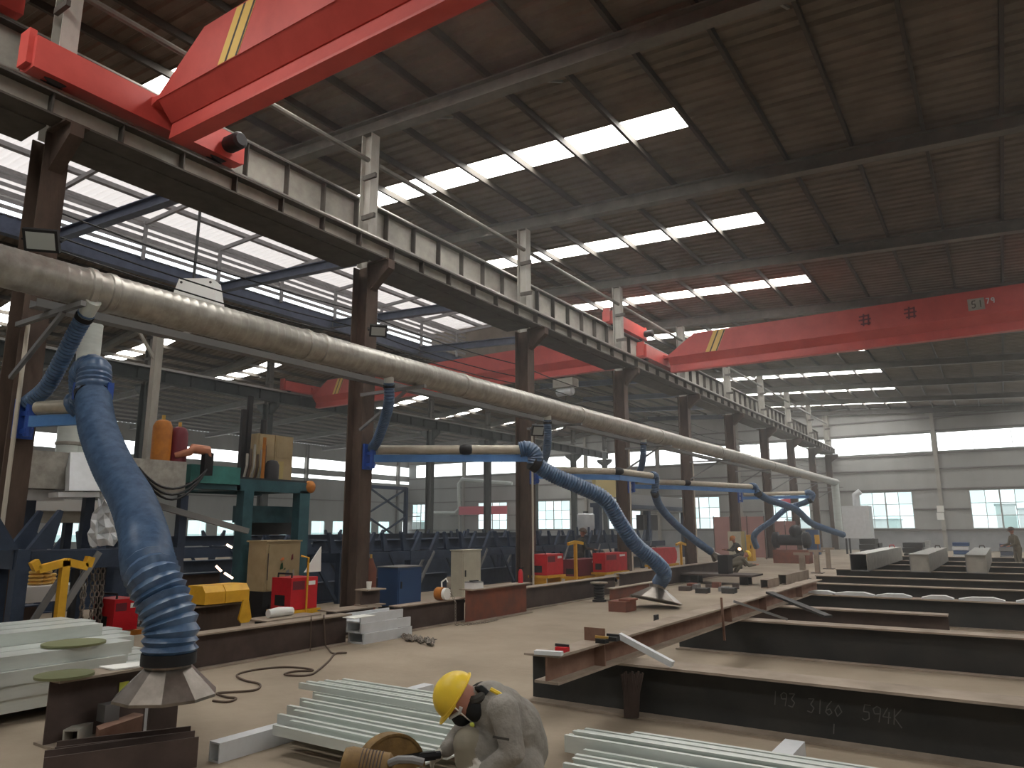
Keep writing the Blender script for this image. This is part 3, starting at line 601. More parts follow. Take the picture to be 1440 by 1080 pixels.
L = ybeam('rusty beam laid lengthwise across the tops of the dark beams', LX + .11, 5.2, 15.3, .22, .22, 'rust_web', z0=.45, grp='beams resting on the cross beams')
for px, py in ((835, 912), (1018, 880), (1068, 868), (1120, 850)):
    Y = onx(px, py, LX).y; MB().box((LX + .008, Y - .008, .47), (LX + .11, Y + .008, .65)).build('stiffener', 'rust_web', L)
Y = onx(836, 905, LX).y; MB().box((LX - .1, Y, .67), (LX + .1, Y + .015, .78)).build('end_lug', 'rust_web', L)
def leaning(label, p0, p1, w, h, m, cat='bar', name='steel_bar'): return tag(MB().bar(p0, p1, w, h).build(name, m), label, cat)
leaning('white galvanised angle leaning from the rusty beam to the chalked beam', onx(871, 897, LX + .11) + Vector((0, 0, .02)), onz(946, 934, .49), .06, .05, 'galv_white')
leaning('thin steel rod sloping down off the rusty beam', onx(1032, 849, LX + .11) + Vector((0, 0, .03)), onz(1107, 871, .48), .03, .03, 'steel_grey')
leaning('dark flat bar sloping down off the rusty beam', onx(1082, 836, LX + .11) + Vector((0, 0, .03)), onz(1165, 867, .5), .12, .03, 'mill_web')
_ys = onx(1016, 870, LX + .13).y; MB().bar((LX + .14, _ys, .30), (LX + .13, _ys, .80), .025, .02, up=(0, 1, 0)).build('hanging_strip', 'rust_web', L)
# small clamps on the rusty beam
for lab, (x, y), mt in (('red spring clamp on the near end of the rusty beam', (790, 911), 'welder_red'), ('black magnet clamp beside the lug on the rusty beam', (846, 899), 'black'), ('dark square holder on the rusty beam by the white angle', (862, 896), 'dark_steel')):
    p = onz(x, y + 5, .67); c = thing('clamp', lab, 'clamp', (p.x, p.y, .67))
    MB().box((p.x - .04, p.y - .04, .67), (p.x + .05, p.y + .04, .705)).build('jaw', mt, c); MB().bar((p.x - .06, p.y, .718), (p.x + .05, p.y + .03, .712), .02, .02).build('handle', 'dark_steel' if mt != 'black' else 'brass', c)
p = onz(770, 921, .67); tag(MB().bar((p.x - .1, p.y - .02, .687), (p.x + .12, p.y + .02, .687), .06, .03).build('steel_bar', 'galv_white'), 'short white strip beside the red clamp', 'bar')
# bundle of rods leaning on the chalked beam
bun = thing('rod_bundle', 'bundle of rusty rods fanned out against the chalked beam', 'rods', onz(888, 1008))
for k in range(11):
    t = (k - 5) / 5; a = onz(888 + t * 9, 1009, 0.01); b = ony(889 + t * 15, 948 - (k % 3) * 2, 6.33 - .03); mid = ony(888 + t * 10, 975, 6.33 - .05)
    MB().tube([a, mid, b], .011, 6).build('rod', 'brown_web', bun, True)
# three box columns
for k, (x0, x1, y0, y1) in enumerate(((-3.66, -3.22, 22.5, 30.8), (-2.23, -1.76, 22.8, 30.6), (-.94, -.47, 22.9, 31.2))):
    b = thing('box_column', ['grey square box column with open near end, nearest the rusty beam', 'grey square box column, middle one of three on the dark beams', 'grey square box column, last of three away from the rusty beam'][k], 'box column', ((x0 + x1) / 2, 26.5, .45), 'box columns on the cross beams')
    t = .02
    MB().box((x0, y0, .45), (x1, y1, .45 + t)).build('side_plate', 'steel_grey', b); MB().box((x0, y0, .9), (x1, y1, .9 + t)).build('side_plate', 'galv', b)
    MB().box((x0, y0, .45 + t), (x0 + t, y1, .9)).build('side_plate', 'steel_grey', b); MB().box((x1 - t, y0, .45 + t), (x1, y1, .9)).build('side_plate', 'galv', b)
    if k: MB().box((x0 + t, y0 + .03, .45 + t), (x1 - t, y0 + .05, .9)).build('end_plate', 'girder_grey', b)
    MB().tube([((x0 + x1) / 2 - .08, y1 - .8, .92), ((x0 + x1) / 2 - .06, y1 - .8, 1.0), ((x0 + x1) / 2 + .06, y1 - .8, 1.0), ((x0 + x1) / 2 + .08, y1 - .8, .92)], .02, 6).build('lifting_lug', 'welder_red' if k == 0 else 'brown_web', b)

# left line of beams
A = ybeam('dark brown beam along the aisle with a cable draped over it', -8.1, 5.0, 8.0, .42, .25, 'brown_web')
ybeam('brown beam standing behind the cable-draped beam under a yellow cover', -8.65, 5.35, 6.6, .68, .28, 'rust_column')
ybeam('dark beam carrying the orange chain hoist', -8.2, 9.15, 11.0, .42, .25, 'brown_web')
ybeam('red rusty deep beam beyond the chain hoist', -7.95, 10.75, 12.75, .58, .3, 'red_rust')
ybeam('brown beam between the red rusty beam and the jack stand', -8.25, 13.0, 17.4, .45, .28, 'brown_web')
ybeam('low rusty beam beside the flat cone hood', -7.6, 15.7, 19.0, .28, .2, 'red_rust')
ybeam('dark beam behind the flat cone hood', -8.2, 17.6, 26.0, .5, .3, 'brown_web')
sg = [(0, .15, 8.05, 9.1, -7.9), (.15, .29, 8.02, 9.1, -7.93), (.29, .42, 8.04, 8.95, -7.96)]
for k, (z0, z1, ya, yb, xf) in enumerate(sg):
    m = MB(); m.ext([(-.16, 0), (.16, 0), (.16, z1 - z0 - .005), (.13, z1 - z0 - .005), (.13, .02), (-.13, .02), (-.13, z1 - z0 - .005), (-.16, z1 - z0 - .005)], (xf - .16, ya, z0), (xf - .16, yb, z0))
    tag(m.build('galvanised_channel', 'galv_white'), 'short bright galvanised channel, %s of the pile of three at the beam end' % ['bottom', 'middle', 'top'][k], 'channel', 'pile of short channels')
pp = onz(505, 867, .43); tag(MB().box((pp.x - .12, pp.y - .2, .424), (pp.x + .1, pp.y + .22, .434)).build('paper_sheet', 'paper'), 'white paper sheet lying on the pile of short channels', 'paper')
# stub with paper cup
q = onx(517, 848, -8.6); s = thing('beam_stub', 'dark beam stub with a paper cup on it, beside the column', 'beam', (-8.75, q.y + .2, .42))
MB().box((-8.9, q.y, .42), (-8.6, q.y + .42, .44)).build('flange', 'dusty_flange', s); MB().box((-8.76, q.y, .44), (-8.74, q.y + .42, .66)).build('web', 'brown_web', s); MB().box((-8.9, q.y, .66), (-8.6, q.y + .42, .68)).build('flange', 'dusty_flange', s)
ybeam('dark low beam running behind the galvanised pile beside the column', -8.55, 8.1, 9.1, .42, .4, 'brown_web')
tag(MB().lathe((-8.7, q.y + .12, .68), (0, 0, 1), [(.035, 0), (.045, .12), (.04, .12), (.032, .01)], 14).build('paper_cup', 'paper', None, True), 'white paper cup standing on the beam stub', 'cup')
# chain hoist and chains
h = Vector((-8.3, onx(620, 845, -8.3).y, .42)); ch = thing('chain_hoist', 'orange chain hoist sitting on the dark beam', 'hoist', h)
MB().lathe(h + Vector((-.1, 0, .11)), (1, 0, 0), [(.05, 0), (.11, .02), (.11, .16), (.05, .18)], 14).build('body', 'orange_paint', ch, True); MB().lathe(h + Vector((.08, 0, .11)), (1, 0, 0), [(.10, 0), (.10, .06)], 14).build('cover', 'paper', ch, True)
MB().tube([h + Vector((0, .02, .2)), h + Vector((-.03, .05, .3)), h + Vector((.03, .1, .36)), h + Vector((.08, .08, .3))], .014, 6).build('hook', 'paper', ch)
def chain(m, pts, size=.05):
    pts = [V(p) for p in pts]; k = 0
    for a, b in zip(pts, pts[1:]):
        n = max(1, int((b - a).length / size))
        for i in range(n):
            c = a + (b - a) * ((i + .5) / n); d = (b - a).normalized(); s = d.cross(Vector((0, 0, 1)) if abs(d.z) < .9 else Vector((1, 0, 0))).normalized(); u = s if k % 2 else d.cross(s); k += 1
            m.tube([c + d * size * .62 * math.cos(t) + u * size * .38 * math.sin(t) for t in [2 * math.pi * j / 8 for j in range(9)]], size * .13, 5, cap=False)
    return m
chain(MB(), [h + Vector((.13, .08, .15)), (-8.06, h.y + .1, .40), (-8.05, h.y + .1, .02), (-7.9, h.y + .25, .015), (-7.8, h.y + .7, .015), (-7.85, h.y + 1.1, .015)], .045).build('load_chain', 'chain_steel', ch)
rnd = random.Random(3); pts = []
for k in range(44):
    t = abs(1 - 2 * k / 43); p = onz(564 + 48 * t + rnd.uniform(-4, 4), 894 + 9 * t + rnd.uniform(-4, 4), .02 + .02 * (k % 2)); pts.append(p)
tag(chain(MB(), pts, .06).build('lifting_chain', 'chain_steel'), 'heap of lifting chain on the floor by the galvanised pile', 'chain')
# floor cable
cp = [(425, 873), (423, 900), (455, 885), (458, 905), (465, 917), (470, 919), (487, 918), (472, 919), (462, 930), (448, 942), (436, 949), (415, 950), (400, 948), (415, 944), (440, 943), (430, 940), (400, 938), (365, 941), (340, 946), (333, 951), (345, 957), (365, 962), (360, 970), (330, 973), (305, 975), (318, 980), (332, 982), (320, 987), (296, 985)]
wpts = [onz(x, y, .012) for x, y in cp[4:]]
sm = []
for a, b, c, d in zip([wpts[0]] + wpts, wpts, wpts[1:], wpts[2:] + [wpts[-1]]):
    for k in range(5): t = k / 5; sm.append(.5 * ((2 * b) + (c - a) * t + (2 * a - 5 * b + 4 * c - d) * t * t + (-a + 3 * b - 3 * c + d) * t ** 3))
fc = MB().tube([(-8.25, onx(455, 878, -8.25).y, .43), (-8.06, onx(455, 880, -8.06).y, .42), (-8.04, onx(458, 905, -8.04).y, .05)] + sm, .012, 6).build('welding_cable', 'cable_brown', None, True)
tag(fc, 'brown welding cable looped across the floor from the draped beam', 'cable')
tag(MB().tube([(-8.3, onx(437, 884, -8.3).y, .43), (-8.07, onx(437, 885, -8.07).y, .425), (-8.05, onx(437, 900, -8.05).y, .02)], .01, 6).build('power_cable', 'cable_brown', None, True), 'thin cable hanging down the face of the draped beam', 'cable')
# rust block and jack stand
b0 = onz(857, 860); blk = thing('steel_block', 'rusty red square tube block on the open floor', 'block', (b0.x, b0.y + .2, 0))
MB().box((b0.x - .02, b0.y, 0), (b0.x + .36, b0.y + .5, .2)).build('tube', 'red_rust', blk); MB().box((b0.x + .15, b0.y + .12, .2), (b0.x + .4, b0.y + .5, .24)).build('plate', 'red_rust', blk)
j = onz(843, 846); js = thing('jack_stand', 'short ribbed jack stand in front of the brown beams', 'stand', j)
MB().lathe(j, (0, 0, 1), [(.16, 0), (.16, .04), (.09, .05)] + [x for k in range(5) for x in ((.12, .06 + k * .06), (.12, .085 + k * .06), (.09, .09 + k * .06))] + [(.16, .37), (.16, .40)], 14).build('screw', 'dark_steel', js, True)
MB().lathe(j + Vector((0, 0, .40)), (0, 0, 1), [(.2, 0), (.2, .03)], 14).build('head_plate', 'dusty_flange', js)
e0 = onz(925, 874); ep = thing('steel_plate', 'small dark bracket lying on the floor by the rusty beam', 'plate', e0)
MB().box((e0.x, e0.y, 0), (e0.x + .5, e0.y + .35, .02)).build('base', 'brown_web', ep); MB().box((e0.x - .1, e0.y + .05, 0), (e0.x - .06, e0.y + .2, .1)).build('tab', 'dark_steel', ep)

# ------------------------------------------------------------------ galvanised purlin bundles
def cpurlin(p0, p1, w, h, label, grp, mt='galv_bright', down=False):
    t = .012; l = .035; a = w / 2
    prof = [(-a, 0), (a, 0), (a, h), (a - l, h), (a - l, h - t), (a - t, h - t), (a - t, t), (-a + t, t), (-a + t, h - t), (-a + l, h - t), (-a + l, h), (-a, h)]
    if down: prof = [(x, h - z) for x, z in reversed(prof)]
    return tag(MB().ext(prof, p0, p1).build('galvanised_purlin', mt), label, 'purlin', grp)
lx = [(345, 1030), (352, 1014), (371, 1000), (388, 990), (405, 981), (418, 972)]
zt = .14
for k, (px, py) in enumerate(lx):
    p = onz(px, py, zt + .07); y = p.y + .02
    cpurlin((p.x, 3.98 + .235 * k, zt), (-3.3 + .05 * (k % 2), 3.98 + .235 * k, zt), .19, .07, 'galvanised purlin in the flat row behind the chop saw, %s from the saw' % ORD[k], 'purlins behind the chop saw')
for k in range(3): cpurlin((-5.55 + .1 * k, 4.9 + .13 * k, zt + .071), (-3.32, 4.9 + .13 * k, zt + .071), .12, .05, 'narrow galvanised purlin on top of the row behind the chop saw, %s from the saw' % ORD[k], 'upper purlins behind the chop saw')
def sq_tube(p0, p1, w, h, label, grp, mt='galv_white'):
    t = .012; o = [(-w / 2, 0), (w / 2, 0), (w / 2, h), (-w / 2, h)]; i = [(-w / 2 + t, t), (w / 2 - t, t), (w / 2 - t, h - t), (-w / 2 + t, h - t)]
    p0, p1 = V(p0), V(p1); d = (p1 - p0).normalized(); s = d.cross(_z).normalized(); m = MB()
    vs = [p + s * a + _z * b for p in (p0, p1) for prof in (o, i) for a, b in prof]; fs = []
    for k in range(4):
        n = (k + 1) % 4; fs += [(k, n, 8 + n, 8 + k), (4 + n, 4 + k, 12 + k, 12 + n), (n, k, 4 + k, 4 + n), (8 + k, 8 + n, 12 + n, 12 + k)]
    return tag(m.add(vs, fs).build('square_tube', mt), label, 'tube', grp)
sq_tube((-4.93, 3.55, 0), (-4.93, 5.95, 0), .12, .135, 'galvanised square tube propping the purlins behind the chop saw, open end toward the channel', 'support tubes')
sq_tube((-3.76, 3.75, 0), (-3.76, 5.8, 0), .12, .135, 'galvanised square tube propping the purlins beside the squatting worker', 'support tubes')
rows = [((805, 1024), .10), ((791, 1040), .14), ((806, 1056), .10), ((793, 1066), .07), ((826, 1080), .05)]
for k, ((px, py), z) in enumerate(rows):
    p = onz(px, py, .2)
    cpurlin((p.x, 5.06 - .2 * k, .115), (4.5, 5.26 - .2 * k, .115), .16, .06 + .05 * (k == 1), 'galvanised purlin in the row before the chalked beam, %s from that beam' % ORD[k + 2], 'purlins before the chalked beam')
for k in range(2): cpurlin((-2.8 + .35 * k, 5.2 + .11 * k, .115), (4.4, 5.4 + .11 * k, .115), .1, .05, 'narrow galvanised purlin on the back edge before the chalked beam, %s one from it' % ORD[1 - k], 'back purlins before the chalked beam')
sq_tube((-1.45, 4.4, 0), (-1.45, 5.95, 0), .14, .115, 'galvanised square tube under the purlins before the chalked beam', 'support tubes')
sq_tube((2.2, 4.4, 0), (2.2, 6.1, 0), .14, .115, 'second galvanised square tube under the purlins before the chalked beam', 'support tubes')
# big stack on the left
cols = [(-7.42, 4, 4.4), (-7.74, 4, 4.6), (-8.08, 5, 4.75), (-8.42, 5, 4.85), (-8.76, 5, 4.8)]
for i, (xc, nl, yend) in enumerate(cols):
    if i == 0: nl = 4
    for k in range(nl):
        cpurlin((xc + .03 * ((k * 7) % 3 - 1), 1.2, .1 + k * .118), (xc + .03 * ((k * 7) % 3 - 1), yend - .12 * k + .2 * (k % 2), .1 + k * .118), .30, .115, 'long galvanised purlin in the big stack, layer %s up, %s row from the aisle' % (ORD[k], ORD[i]), 'purlins in the big left stack', 'galv_bright', True)
for k, y in enumerate((2.2, 4.0)): tag(MB().box((-9.0, y, 0), (-7.3, y + .12, .1)).build('timber_sleeper', 'brown_web'), 'dark sleeper under the %s end of the big galvanised stack' % ['far hidden', 'hood'][k], 'sleeper', 'sleepers under the stack')

# ------------------------------------------------------------------ short beam with discs and bits in front
sb = ybeam('short upright brown beam offcut carrying a grinding disc', -6.2, 3.05, 3.84, .5, .3, 'brown_web', grp=None)
def disc(c, r, label, tilt=0):
    return tag(MB().lathe(c, (math.sin(tilt), 0, math.cos(tilt)), [(.03, 0), (r, .0), (r, .02), (r * .5, .035), (.03, .04)], 28).build('grinding_disc', 'disc_olive', None, True), label, 'disc', 'olive discs')
disc((-6.36, 3.16, .502), .21, 'olive flat disc lying on the short upright beam')
disc((-7.5, 3.78, .575), .27, 'larger olive disc lying on the big galvanised stack')
p = onz(165, 935, .52); tag(MB().prism([(-6.5, 3.5, .503), (-6.25, 3.5, .503), (-6.2, 3.8, .503), (-6.42, 3.83, .503)], (0, 0, .012)).build('paper_sheet', 'paper'), 'white folded paper on the short upright beam', 'paper')
t = MB().box((-6.335, 3.60, .30), (-6.33, 3.68, .385)).build('paint_mark', 'tag_green', sb); MB().box((-6.335, 3.71, .31), (-6.33, 3.76, .37)).build('chalk_mark', 'galv_white', sb)
q = onz(92, 1050); sq_tube((q.x + .02, q.y + .02, 0.0), (q.x - .12, q.y + .2, 0.0), .12, .12, 'small cut square tube at the foot of the short upright beam', 'small cut pieces', 'girder_grey')
q = onz(133, 1046); bk = thing('steel_block', 'brown rectangular block beside the short upright beam', 'block', q)
MB().prism([(q.x, q.y, 0), (q.x + .14, q.y - .05, 0), (q.x - .02, q.y + .42, 0), (q.x - .17, q.y + .4, 0)], (0, 0, .13)).build('body', 'rust_web', bk)
MB().box((q.x - .16, q.y + .08, .131), (q.x - .04, q.y + .2, .26)).build('upright_plate', 'steel_grey', bk)
hp = thing('beam_offcut', 'small upright beam offcut standing under the cone hood', 'offcut', (-5.75, 3.6, 0))
MB().box((-5.98, 3.62, .0), (-5.96, 3.86, .36)).build('flange', 'brown_web', hp); MB().box((-5.72, 3.5, .0), (-5.70, 3.74, .36)).build('flange', 'brown_web', hp); MB().prism([(-5.96, 3.73, 0), (-5.72, 3.62, 0), (-5.72, 3.64, 0), (-5.96, 3.75, 0)], (0, 0, .36)).build('web', 'dark_steel', hp); MB().box((-5.86, 3.56, 0), (-5.82, 3.6, .30)).build('white_strip', 'galv_white', hp)
def chan(label, a, b, w, h, mt):
    return tag(MB().ext([(-w / 2, 0), (w / 2, 0), (w / 2, h), (w / 2 - .015, h), (w / 2 - .015, .015), (-w / 2 + .015, .015), (-w / 2 + .015, h), (-w / 2, h)], a, b).build('steel_channel', mt), label, 'channel', 'channels in the front corner')
chan('brown channel lying under the hood offcut', (-5.75, 2.85, 0), (-5.32, 3.62, 0), .18, .16, 'brown_web')
chan('dark channel lying in front, across the foreground corner', (-5.42, 2.62, 0), (-5.02, 3.46, 0), .2, .2, 'brown_web')
# ------------------------------------------------------------------ welding line behind the columns
def fb(name, mt, x0, y0, x1, y1, X, dep, parent, floor=False):
    lo, hi = face_box(x0, y0, x1, y1, X, dep)
    if floor: lo = (lo[0], lo[1], 0.0)
    return MB().box(lo, hi).build(name, mt, parent)
def base_of(x, X): return Vector((X, onx(x, 800, X).y, 0))
# --- teal welding gantry
GX = -12.0
g = thing('welding_gantry', 'tall teal welding gantry with beige control boxes on top', 'machine', base_of(385, GX - .8))
for x0, x1 in ((338, 352), (418, 432)):
    for X in (GX, GX - 1.5): fb('leg', 'teal_dark', x0, 690, x1, 860, X, .22, g, True)
ya, yb = onx(333, 684, GX).y, onx(434, 684, GX).y
for X in (GX, GX - 1.5): MB().box((X, ya, 2.36), (X - .22, yb, 2.58)).build('top_beam', 'teal_dark', g)
for y in (ya + .05, yb - .25): MB().box((GX - .22, y, 2.38), (GX - 1.5, y + .2, 2.56)).build('cross_beam', 'teal_dark', g)
MB().box((GX - .05, ya, 2.58), (GX - 1.6, yb, 2.62)).build('deck', 'dark_steel', g)
fb('carriage_beam', 'teal_dark', 345, 712, 425, 735, GX - .4, .4, g); fb('carriage_beam', 'dark_steel', 348, 735, 424, 752, GX - .9, .3, g)
hp = fb('hopper', 'teal', 268, 655, 338, 680, GX + .05, .7, g); fb('hopper_base', 'teal_dark', 268, 680, 338, 688, GX + .0, .62, hp)
z0 = 2.62; zt = onx(386, 612, GX - .6).z
y0, y1, y2 = onx(361, 645, GX - .6).y, onx(386, 645, GX - .6).y, onx(411, 645, GX - .6).y
for a, b in ((y0, y1 - .02), (y1, y2)):
    cbx = MB().box((GX - .6, a, z0), (GX - 1.1, b, zt)).build('control_box', 'panel_beige', g)
    MB().box((GX - .596, a + .03, z0 + .5), (GX - .59, b - .03, zt - .03)).build('door', 'panel_beige', cbx); MB().box((GX - .594, a + .05, z0 + .05), (GX - .585, (a + b) / 2, z0 + .42)).build('label_plate', 'ochre_sign', cbx)
MB().tube([(GX - .3, onx(371, 640, GX - .3).y, z0), (GX - .3, onx(371, 640, GX - .3).y, onx(371, 612, GX).z)], .035, 8).build('pole', 'orange_paint', g, True)
yd = onx(382, 668, GX - .3).y; MB().lathe((GX - .3, yd, z0), (0, 0, 1), [(.14, 0), (.14, .3), (.1, .38), (.03, .4)], 14).build('drum', 'dark_steel', g, True)
ym = onx(433, 679, GX - .1).y; MB().lathe((GX - .3, ym, 2.5), (1, 0, 0), [(.1, 0), (.13, .04), (.13, .3), (.08, .34)], 12).build('motor', 'orange_paint', g, True)
for k, x in enumerate((341, 349, 370)):
    y = onx(x, 600, GX - .7).y; MB().box((GX - .7, y, z0), (GX - .78, y + .09, onx(x, [575, 556, 590][k], GX - .7).z)).build('mast', 'dark_steel', g)
for k in range(6):
    y = onx(344 + k * 5, 650, GX - .45).y; MB().tube([(GX - .45, y, z0), (GX - .4, y + .02, z0 + .25), (GX - .45, y + .05, z0 + .5 + .1 * (k % 3))], .025, 6).build('hose', 'cable_brown' if k % 2 else 'girder_grey', g)
MB().bar(onx(204, 706, GX + .12), onx(348, 747, GX + .12), .09, .10).build('brace', 'steel_grey', g)
# --- beige electric cabinet with flower stickers
EX = -11.3
e = thing('electric_cabinet', 'beige electric cabinet with flower stickers on its door', 'cabinet', base_of(395, EX - .3))
lo, hi = face_box(373, 762, 421, 830, EX, .5); body = MB().box(lo, hi).build('body', 'panel_beige', e)
y0, y1 = lo[1], hi[1]; zb, zt = lo[2], hi[2]
MB().box((EX + .015, y0 + .05, zb + .03), (EX, y1 - .02, zt - .04)).build('door', 'panel_beige', e); MB().box((EX - .55, y0 - .02, zt), (EX + .03, y1 + .02, zt + .03)).build('rain_lid', 'panel_beige', e)
MB().box((EX + .02, y0 + .03, zb + .2), (EX + .03, y0 + .045, zt - .2)).build('hinge', 'brown_web', e)
for mt, x, y, w, h in (('flower_orange', 397, 786, .09, .07), ('green_dark', 396, 796, .07, .13), ('maroon', 411, 783, .05, .12), ('green_dark', 400, 800, .05, .05), ('steel_grey', 404, 806, .1, .14), ('girder_grey', 412, 806, .06, .16)):
    p = onx(x, y, EX + .018); MB().prism([(EX + .018, p.y - w / 2, p.z - h / 2), (EX + .018, p.y + w / 2, p.z - h / 2 + .02), (EX + .018, p.y + w / 3, p.z + h / 2), (EX + .018, p.y - w / 3, p.z + h / 2 - .03)], (.003, 0, 0)).build('sticker', mt, e)
MB().box((EX - .5, y0, 0), (EX - .02, y1, zb)).build('base', 'black', e)
MB().lathe((EX + .12, (y0 + y1) / 2 - .1, 0), (0, 0, 1), [(.16, 0), (.2, .1), (.2, .3), (.05, .34)], 14).build('reel', 'black', e, True)
# --- grey sheet-metal housing with its flues
HX = -11.6
hs = thing('extraction_housing', 'long grey sheet-metal housing with a flared flap and galvanised flue', 'housing', base_of(140, HX - .5))
lo, hi = face_box(16, 640, 262, 690, HX, .9); MB().box(lo, hi).build('casing', 'galv', hs); zh0, zh1 = lo[2], hi[2]
a, b, c, d = onx(97, 690, HX + .25), onx(145, 690, HX + .25), onx(128, 636, HX + .02), onx(99, 636, HX + .02)
MB().prism([a, b, c, d], (-.12, 0, 0)).build('flap', 'galv_white', hs); MB().prism([onx(82, 692, HX + .2), onx(140, 692, HX + .2), onx(140, 699, HX + .2), onx(82, 699, HX + .2)], (-.3, 0, 0)).build('lip', 'galv_white', hs)
for x, yt in ((95, 590), (109, 452)):
    p = onx(x, 636, HX - .45); MB().tube([(HX - .45, p.y, zh1 - .02), (HX - .45, p.y, onx(x, yt, HX - .45).z)], .17, 16).build('flue', 'galv_bright', hs, True)
    for q in range(2): MB().lathe((HX - .45, p.y, zh1 + .15 + q * .5), (0, 0, 1), [(.17, 0), (.185, .01), (.185, .05), (.17, .06)], 16).build('flue_ring', 'galv', hs, True)
for x in (30, 115, 250):
    y = onx(x, 760, HX - .4).y; MB().box((HX - .4, y, 0), (HX - .52, y + .14, zh0)).build('leg', 'rack_navy', hs)
MB().box((HX - .2, onx(14, 700, HX).y, zh0 - .16), (HX - .7, onx(100, 700, HX).y, zh0 - .01)).build('trough', 'galv_white', hs)
# --- trough conveyors behind
fbx = thing('roller_table', 'pale roller table under the grey housing', 'conveyor', base_of(80, -13.2))
fb('side_panel', 'white_paint', 12, 702, 160, 718, -13.2, .1, fbx); fb('side_panel', 'girder_grey', 12, 719, 160, 735, -13.25, .1, fbx)
for x in (20, 90, 155): y = onx(x, 760, -13.3).y; MB().box((-13.3, y, 0), (-13.42, y + .12, onx(x, 735, -13.3).z)).build('leg', 'rack_navy', fbx)
MB().box((-13.3, onx(12, 730, -13.3).y, onx(80, 735, -13.3).z), (-14.2, onx(160, 730, -13.3).y, onx(80, 735, -13.3).z + .06)).build('table', 'steel_grey', fbx)
# --- grey post and bottles on the housing
p = base_of(196, -12.9); ps = thing('steel_post', 'slim grey post rising beside the orange bottle', 'post', p)
MB().box((-12.9, p.y - .07, 0), (-13.04, p.y + .07, onx(200, 462, -12.9).z)).build('shaft', 'grey_column', ps); MB().box((-12.8, p.y - .17, 0), (-13.14, p.y + .17, .02)).build('foot', 'grey_column', ps)
MB().bar((-12.97, p.y, onx(200, 470, -12.9).z), (-12.97, p.y + .9, onx(200, 440, -12.9).z), .06, .06).build('arm', 'grey_column', ps); MB().bar((-12.97, p.y, onx(200, 505, -12.9).z), (-12.97, p.y - .5, onx(200, 455, -12.9).z), .05, .05).build('arm', 'grey_column', ps)
for x, yt, mt, lab, r in ((227, 590, 'orange_paint', 'orange gas bottle standing on the grey housing', .16), (251, 600, 'maroon', 'maroon gas bottle standing on the grey housing', .15)):
    y = onx(x, 625, HX - .35).y; b = thing('gas_bottle', lab, 'gas bottle', (HX - .35, y, zh1)); hh = onx(x, yt, HX - .35).z - zh1
    MB().lathe((HX - .35, y, zh1), (0, 0, 1), [(r, 0), (r, hh - .12), (r * .75, hh - .03), (r * .3, hh)], 16).build('cylinder', mt, b, True); MB().lathe((HX - .35, y, zh1 + hh), (0, 0, 1), [(.03, 0), (.03, .08)], 8).build('valve', 'brass', b)
# cable bundle and drooping cables
y0, y1 = onx(246, 620, HX - .1).y, onx(296, 620, HX - .1).y
cbn = thing('cable_drum', 'copper coloured cable bundle hanging at the end of the housing', 'cables', (HX - .1, y0, zh1))
MB().tube([(HX - .25, y0 + .12, zh1 + .12), (HX - .1, y0 + .3, zh1 + .19), (HX - .1, (y0 + y1) / 2, zh1 + .25), (HX - .1, y1 - .05, zh1 + .24), (HX - .1, y1 + .0, zh1 + .12)], [.05, .07, .085, .09, .06], 10).build('bundle', 'copper', cbn, True)
MB().box((HX - .16, y1 - .12, zh1 - .2), (HX - .04, y1 + .05, zh1 + .2)).build('junction', 'black', cbn)
for k, sag in enumerate((.34, .44, .52)):
    pts = [Vector((HX + .05, onx(192, 660, HX).y, zh1 - .15))]; e1 = Vector((HX + .02, y1 - .1, zh1 - .1))
    for i in range(1, 13): t = i / 12; q = pts[0].lerp(e1, t); q.z -= sag * 4 * t * (1 - t); pts.append(q) if i else None
    MB().tube(pts, .02, 6).build('drooping_cable', 'cable_black', cbn, True)
# hanging plastic sheet
rnd = random.Random(8); vs, fs = [], []; n = 7
c0 = onx(150, 694, -11.55)
for j in range(9):
    for i in range(n): t = i / (n - 1) - .5; w = .12 + .5 * (j / 8) * (1 - .45 * (j / 8) ** 3); vs.append((-11.55 + rnd.uniform(-.06, .06), c0.y + t * w + rnd.uniform(-.02, .02), c0.z - .1 * j + rnd.uniform(-.02, .02)))
for j in range(8): fs += [(j * n + i, j * n + i + 1, (j + 1) * n + i + 1, (j + 1) * n + i) for i in range(n - 1)]
pl = MB().add(vs, fs); sh = pl.build('plastic_sheet', 'galv_white'); sm_ = sh.modifiers.new('thickness', 'SOLIDIFY'); sm_.thickness = .012
tag(sh, 'crumpled white plastic sheet hanging from the housing', 'sheet')
# --- V racks, navy
def vrack(X, Y, label, grp, span=1.1, beam=2.4, zt=1.1):
    r = thing('beam_rack', label, 'rack', (X, Y, 0), grp)
    for s in (0, -1):
        xx = X + s * span
        MB().box((xx - .07, Y - .07, 0), (xx + .07, Y + .07, zt)).build('post', 'rack_navy', r)
        for d in (-1, 1):
            for o in ((.05, .75) if beam == 2.4 and s == 0 else (.05,)):
                MB().prism([(xx - .04, Y + d * o, zt), (xx - .04, Y + d * (o + .26), zt), (xx - .04, Y + d * (o + .34), zt + .44), (xx - .04, Y + d * (o + .30), zt + .46)], (.08, 0, 0)).build('v_plate', 'rack_navy', r)
            MB().bar((xx + .06, Y + d * .15, .08), (xx + .06, Y + d * .85, zt - .05), .05, .07).build('brace', 'steel_grey' if d > 0 else 'rack_navy', r)
    MB().box((X - span, Y - .08, zt - .22), (X, Y + .08, zt)).build('cross_beam', 'rack_navy', r)
    MB().box((X - .06, Y + .08, zt - .24), (X + .06, Y + beam, zt - .02)).build('side_beam', 'rack_navy', r); MB().box((X - span - .06, Y + .08, zt - .24), (X - span + .06, Y + beam, zt - .02)).build('side_beam', 'rack_navy', r)
    return r
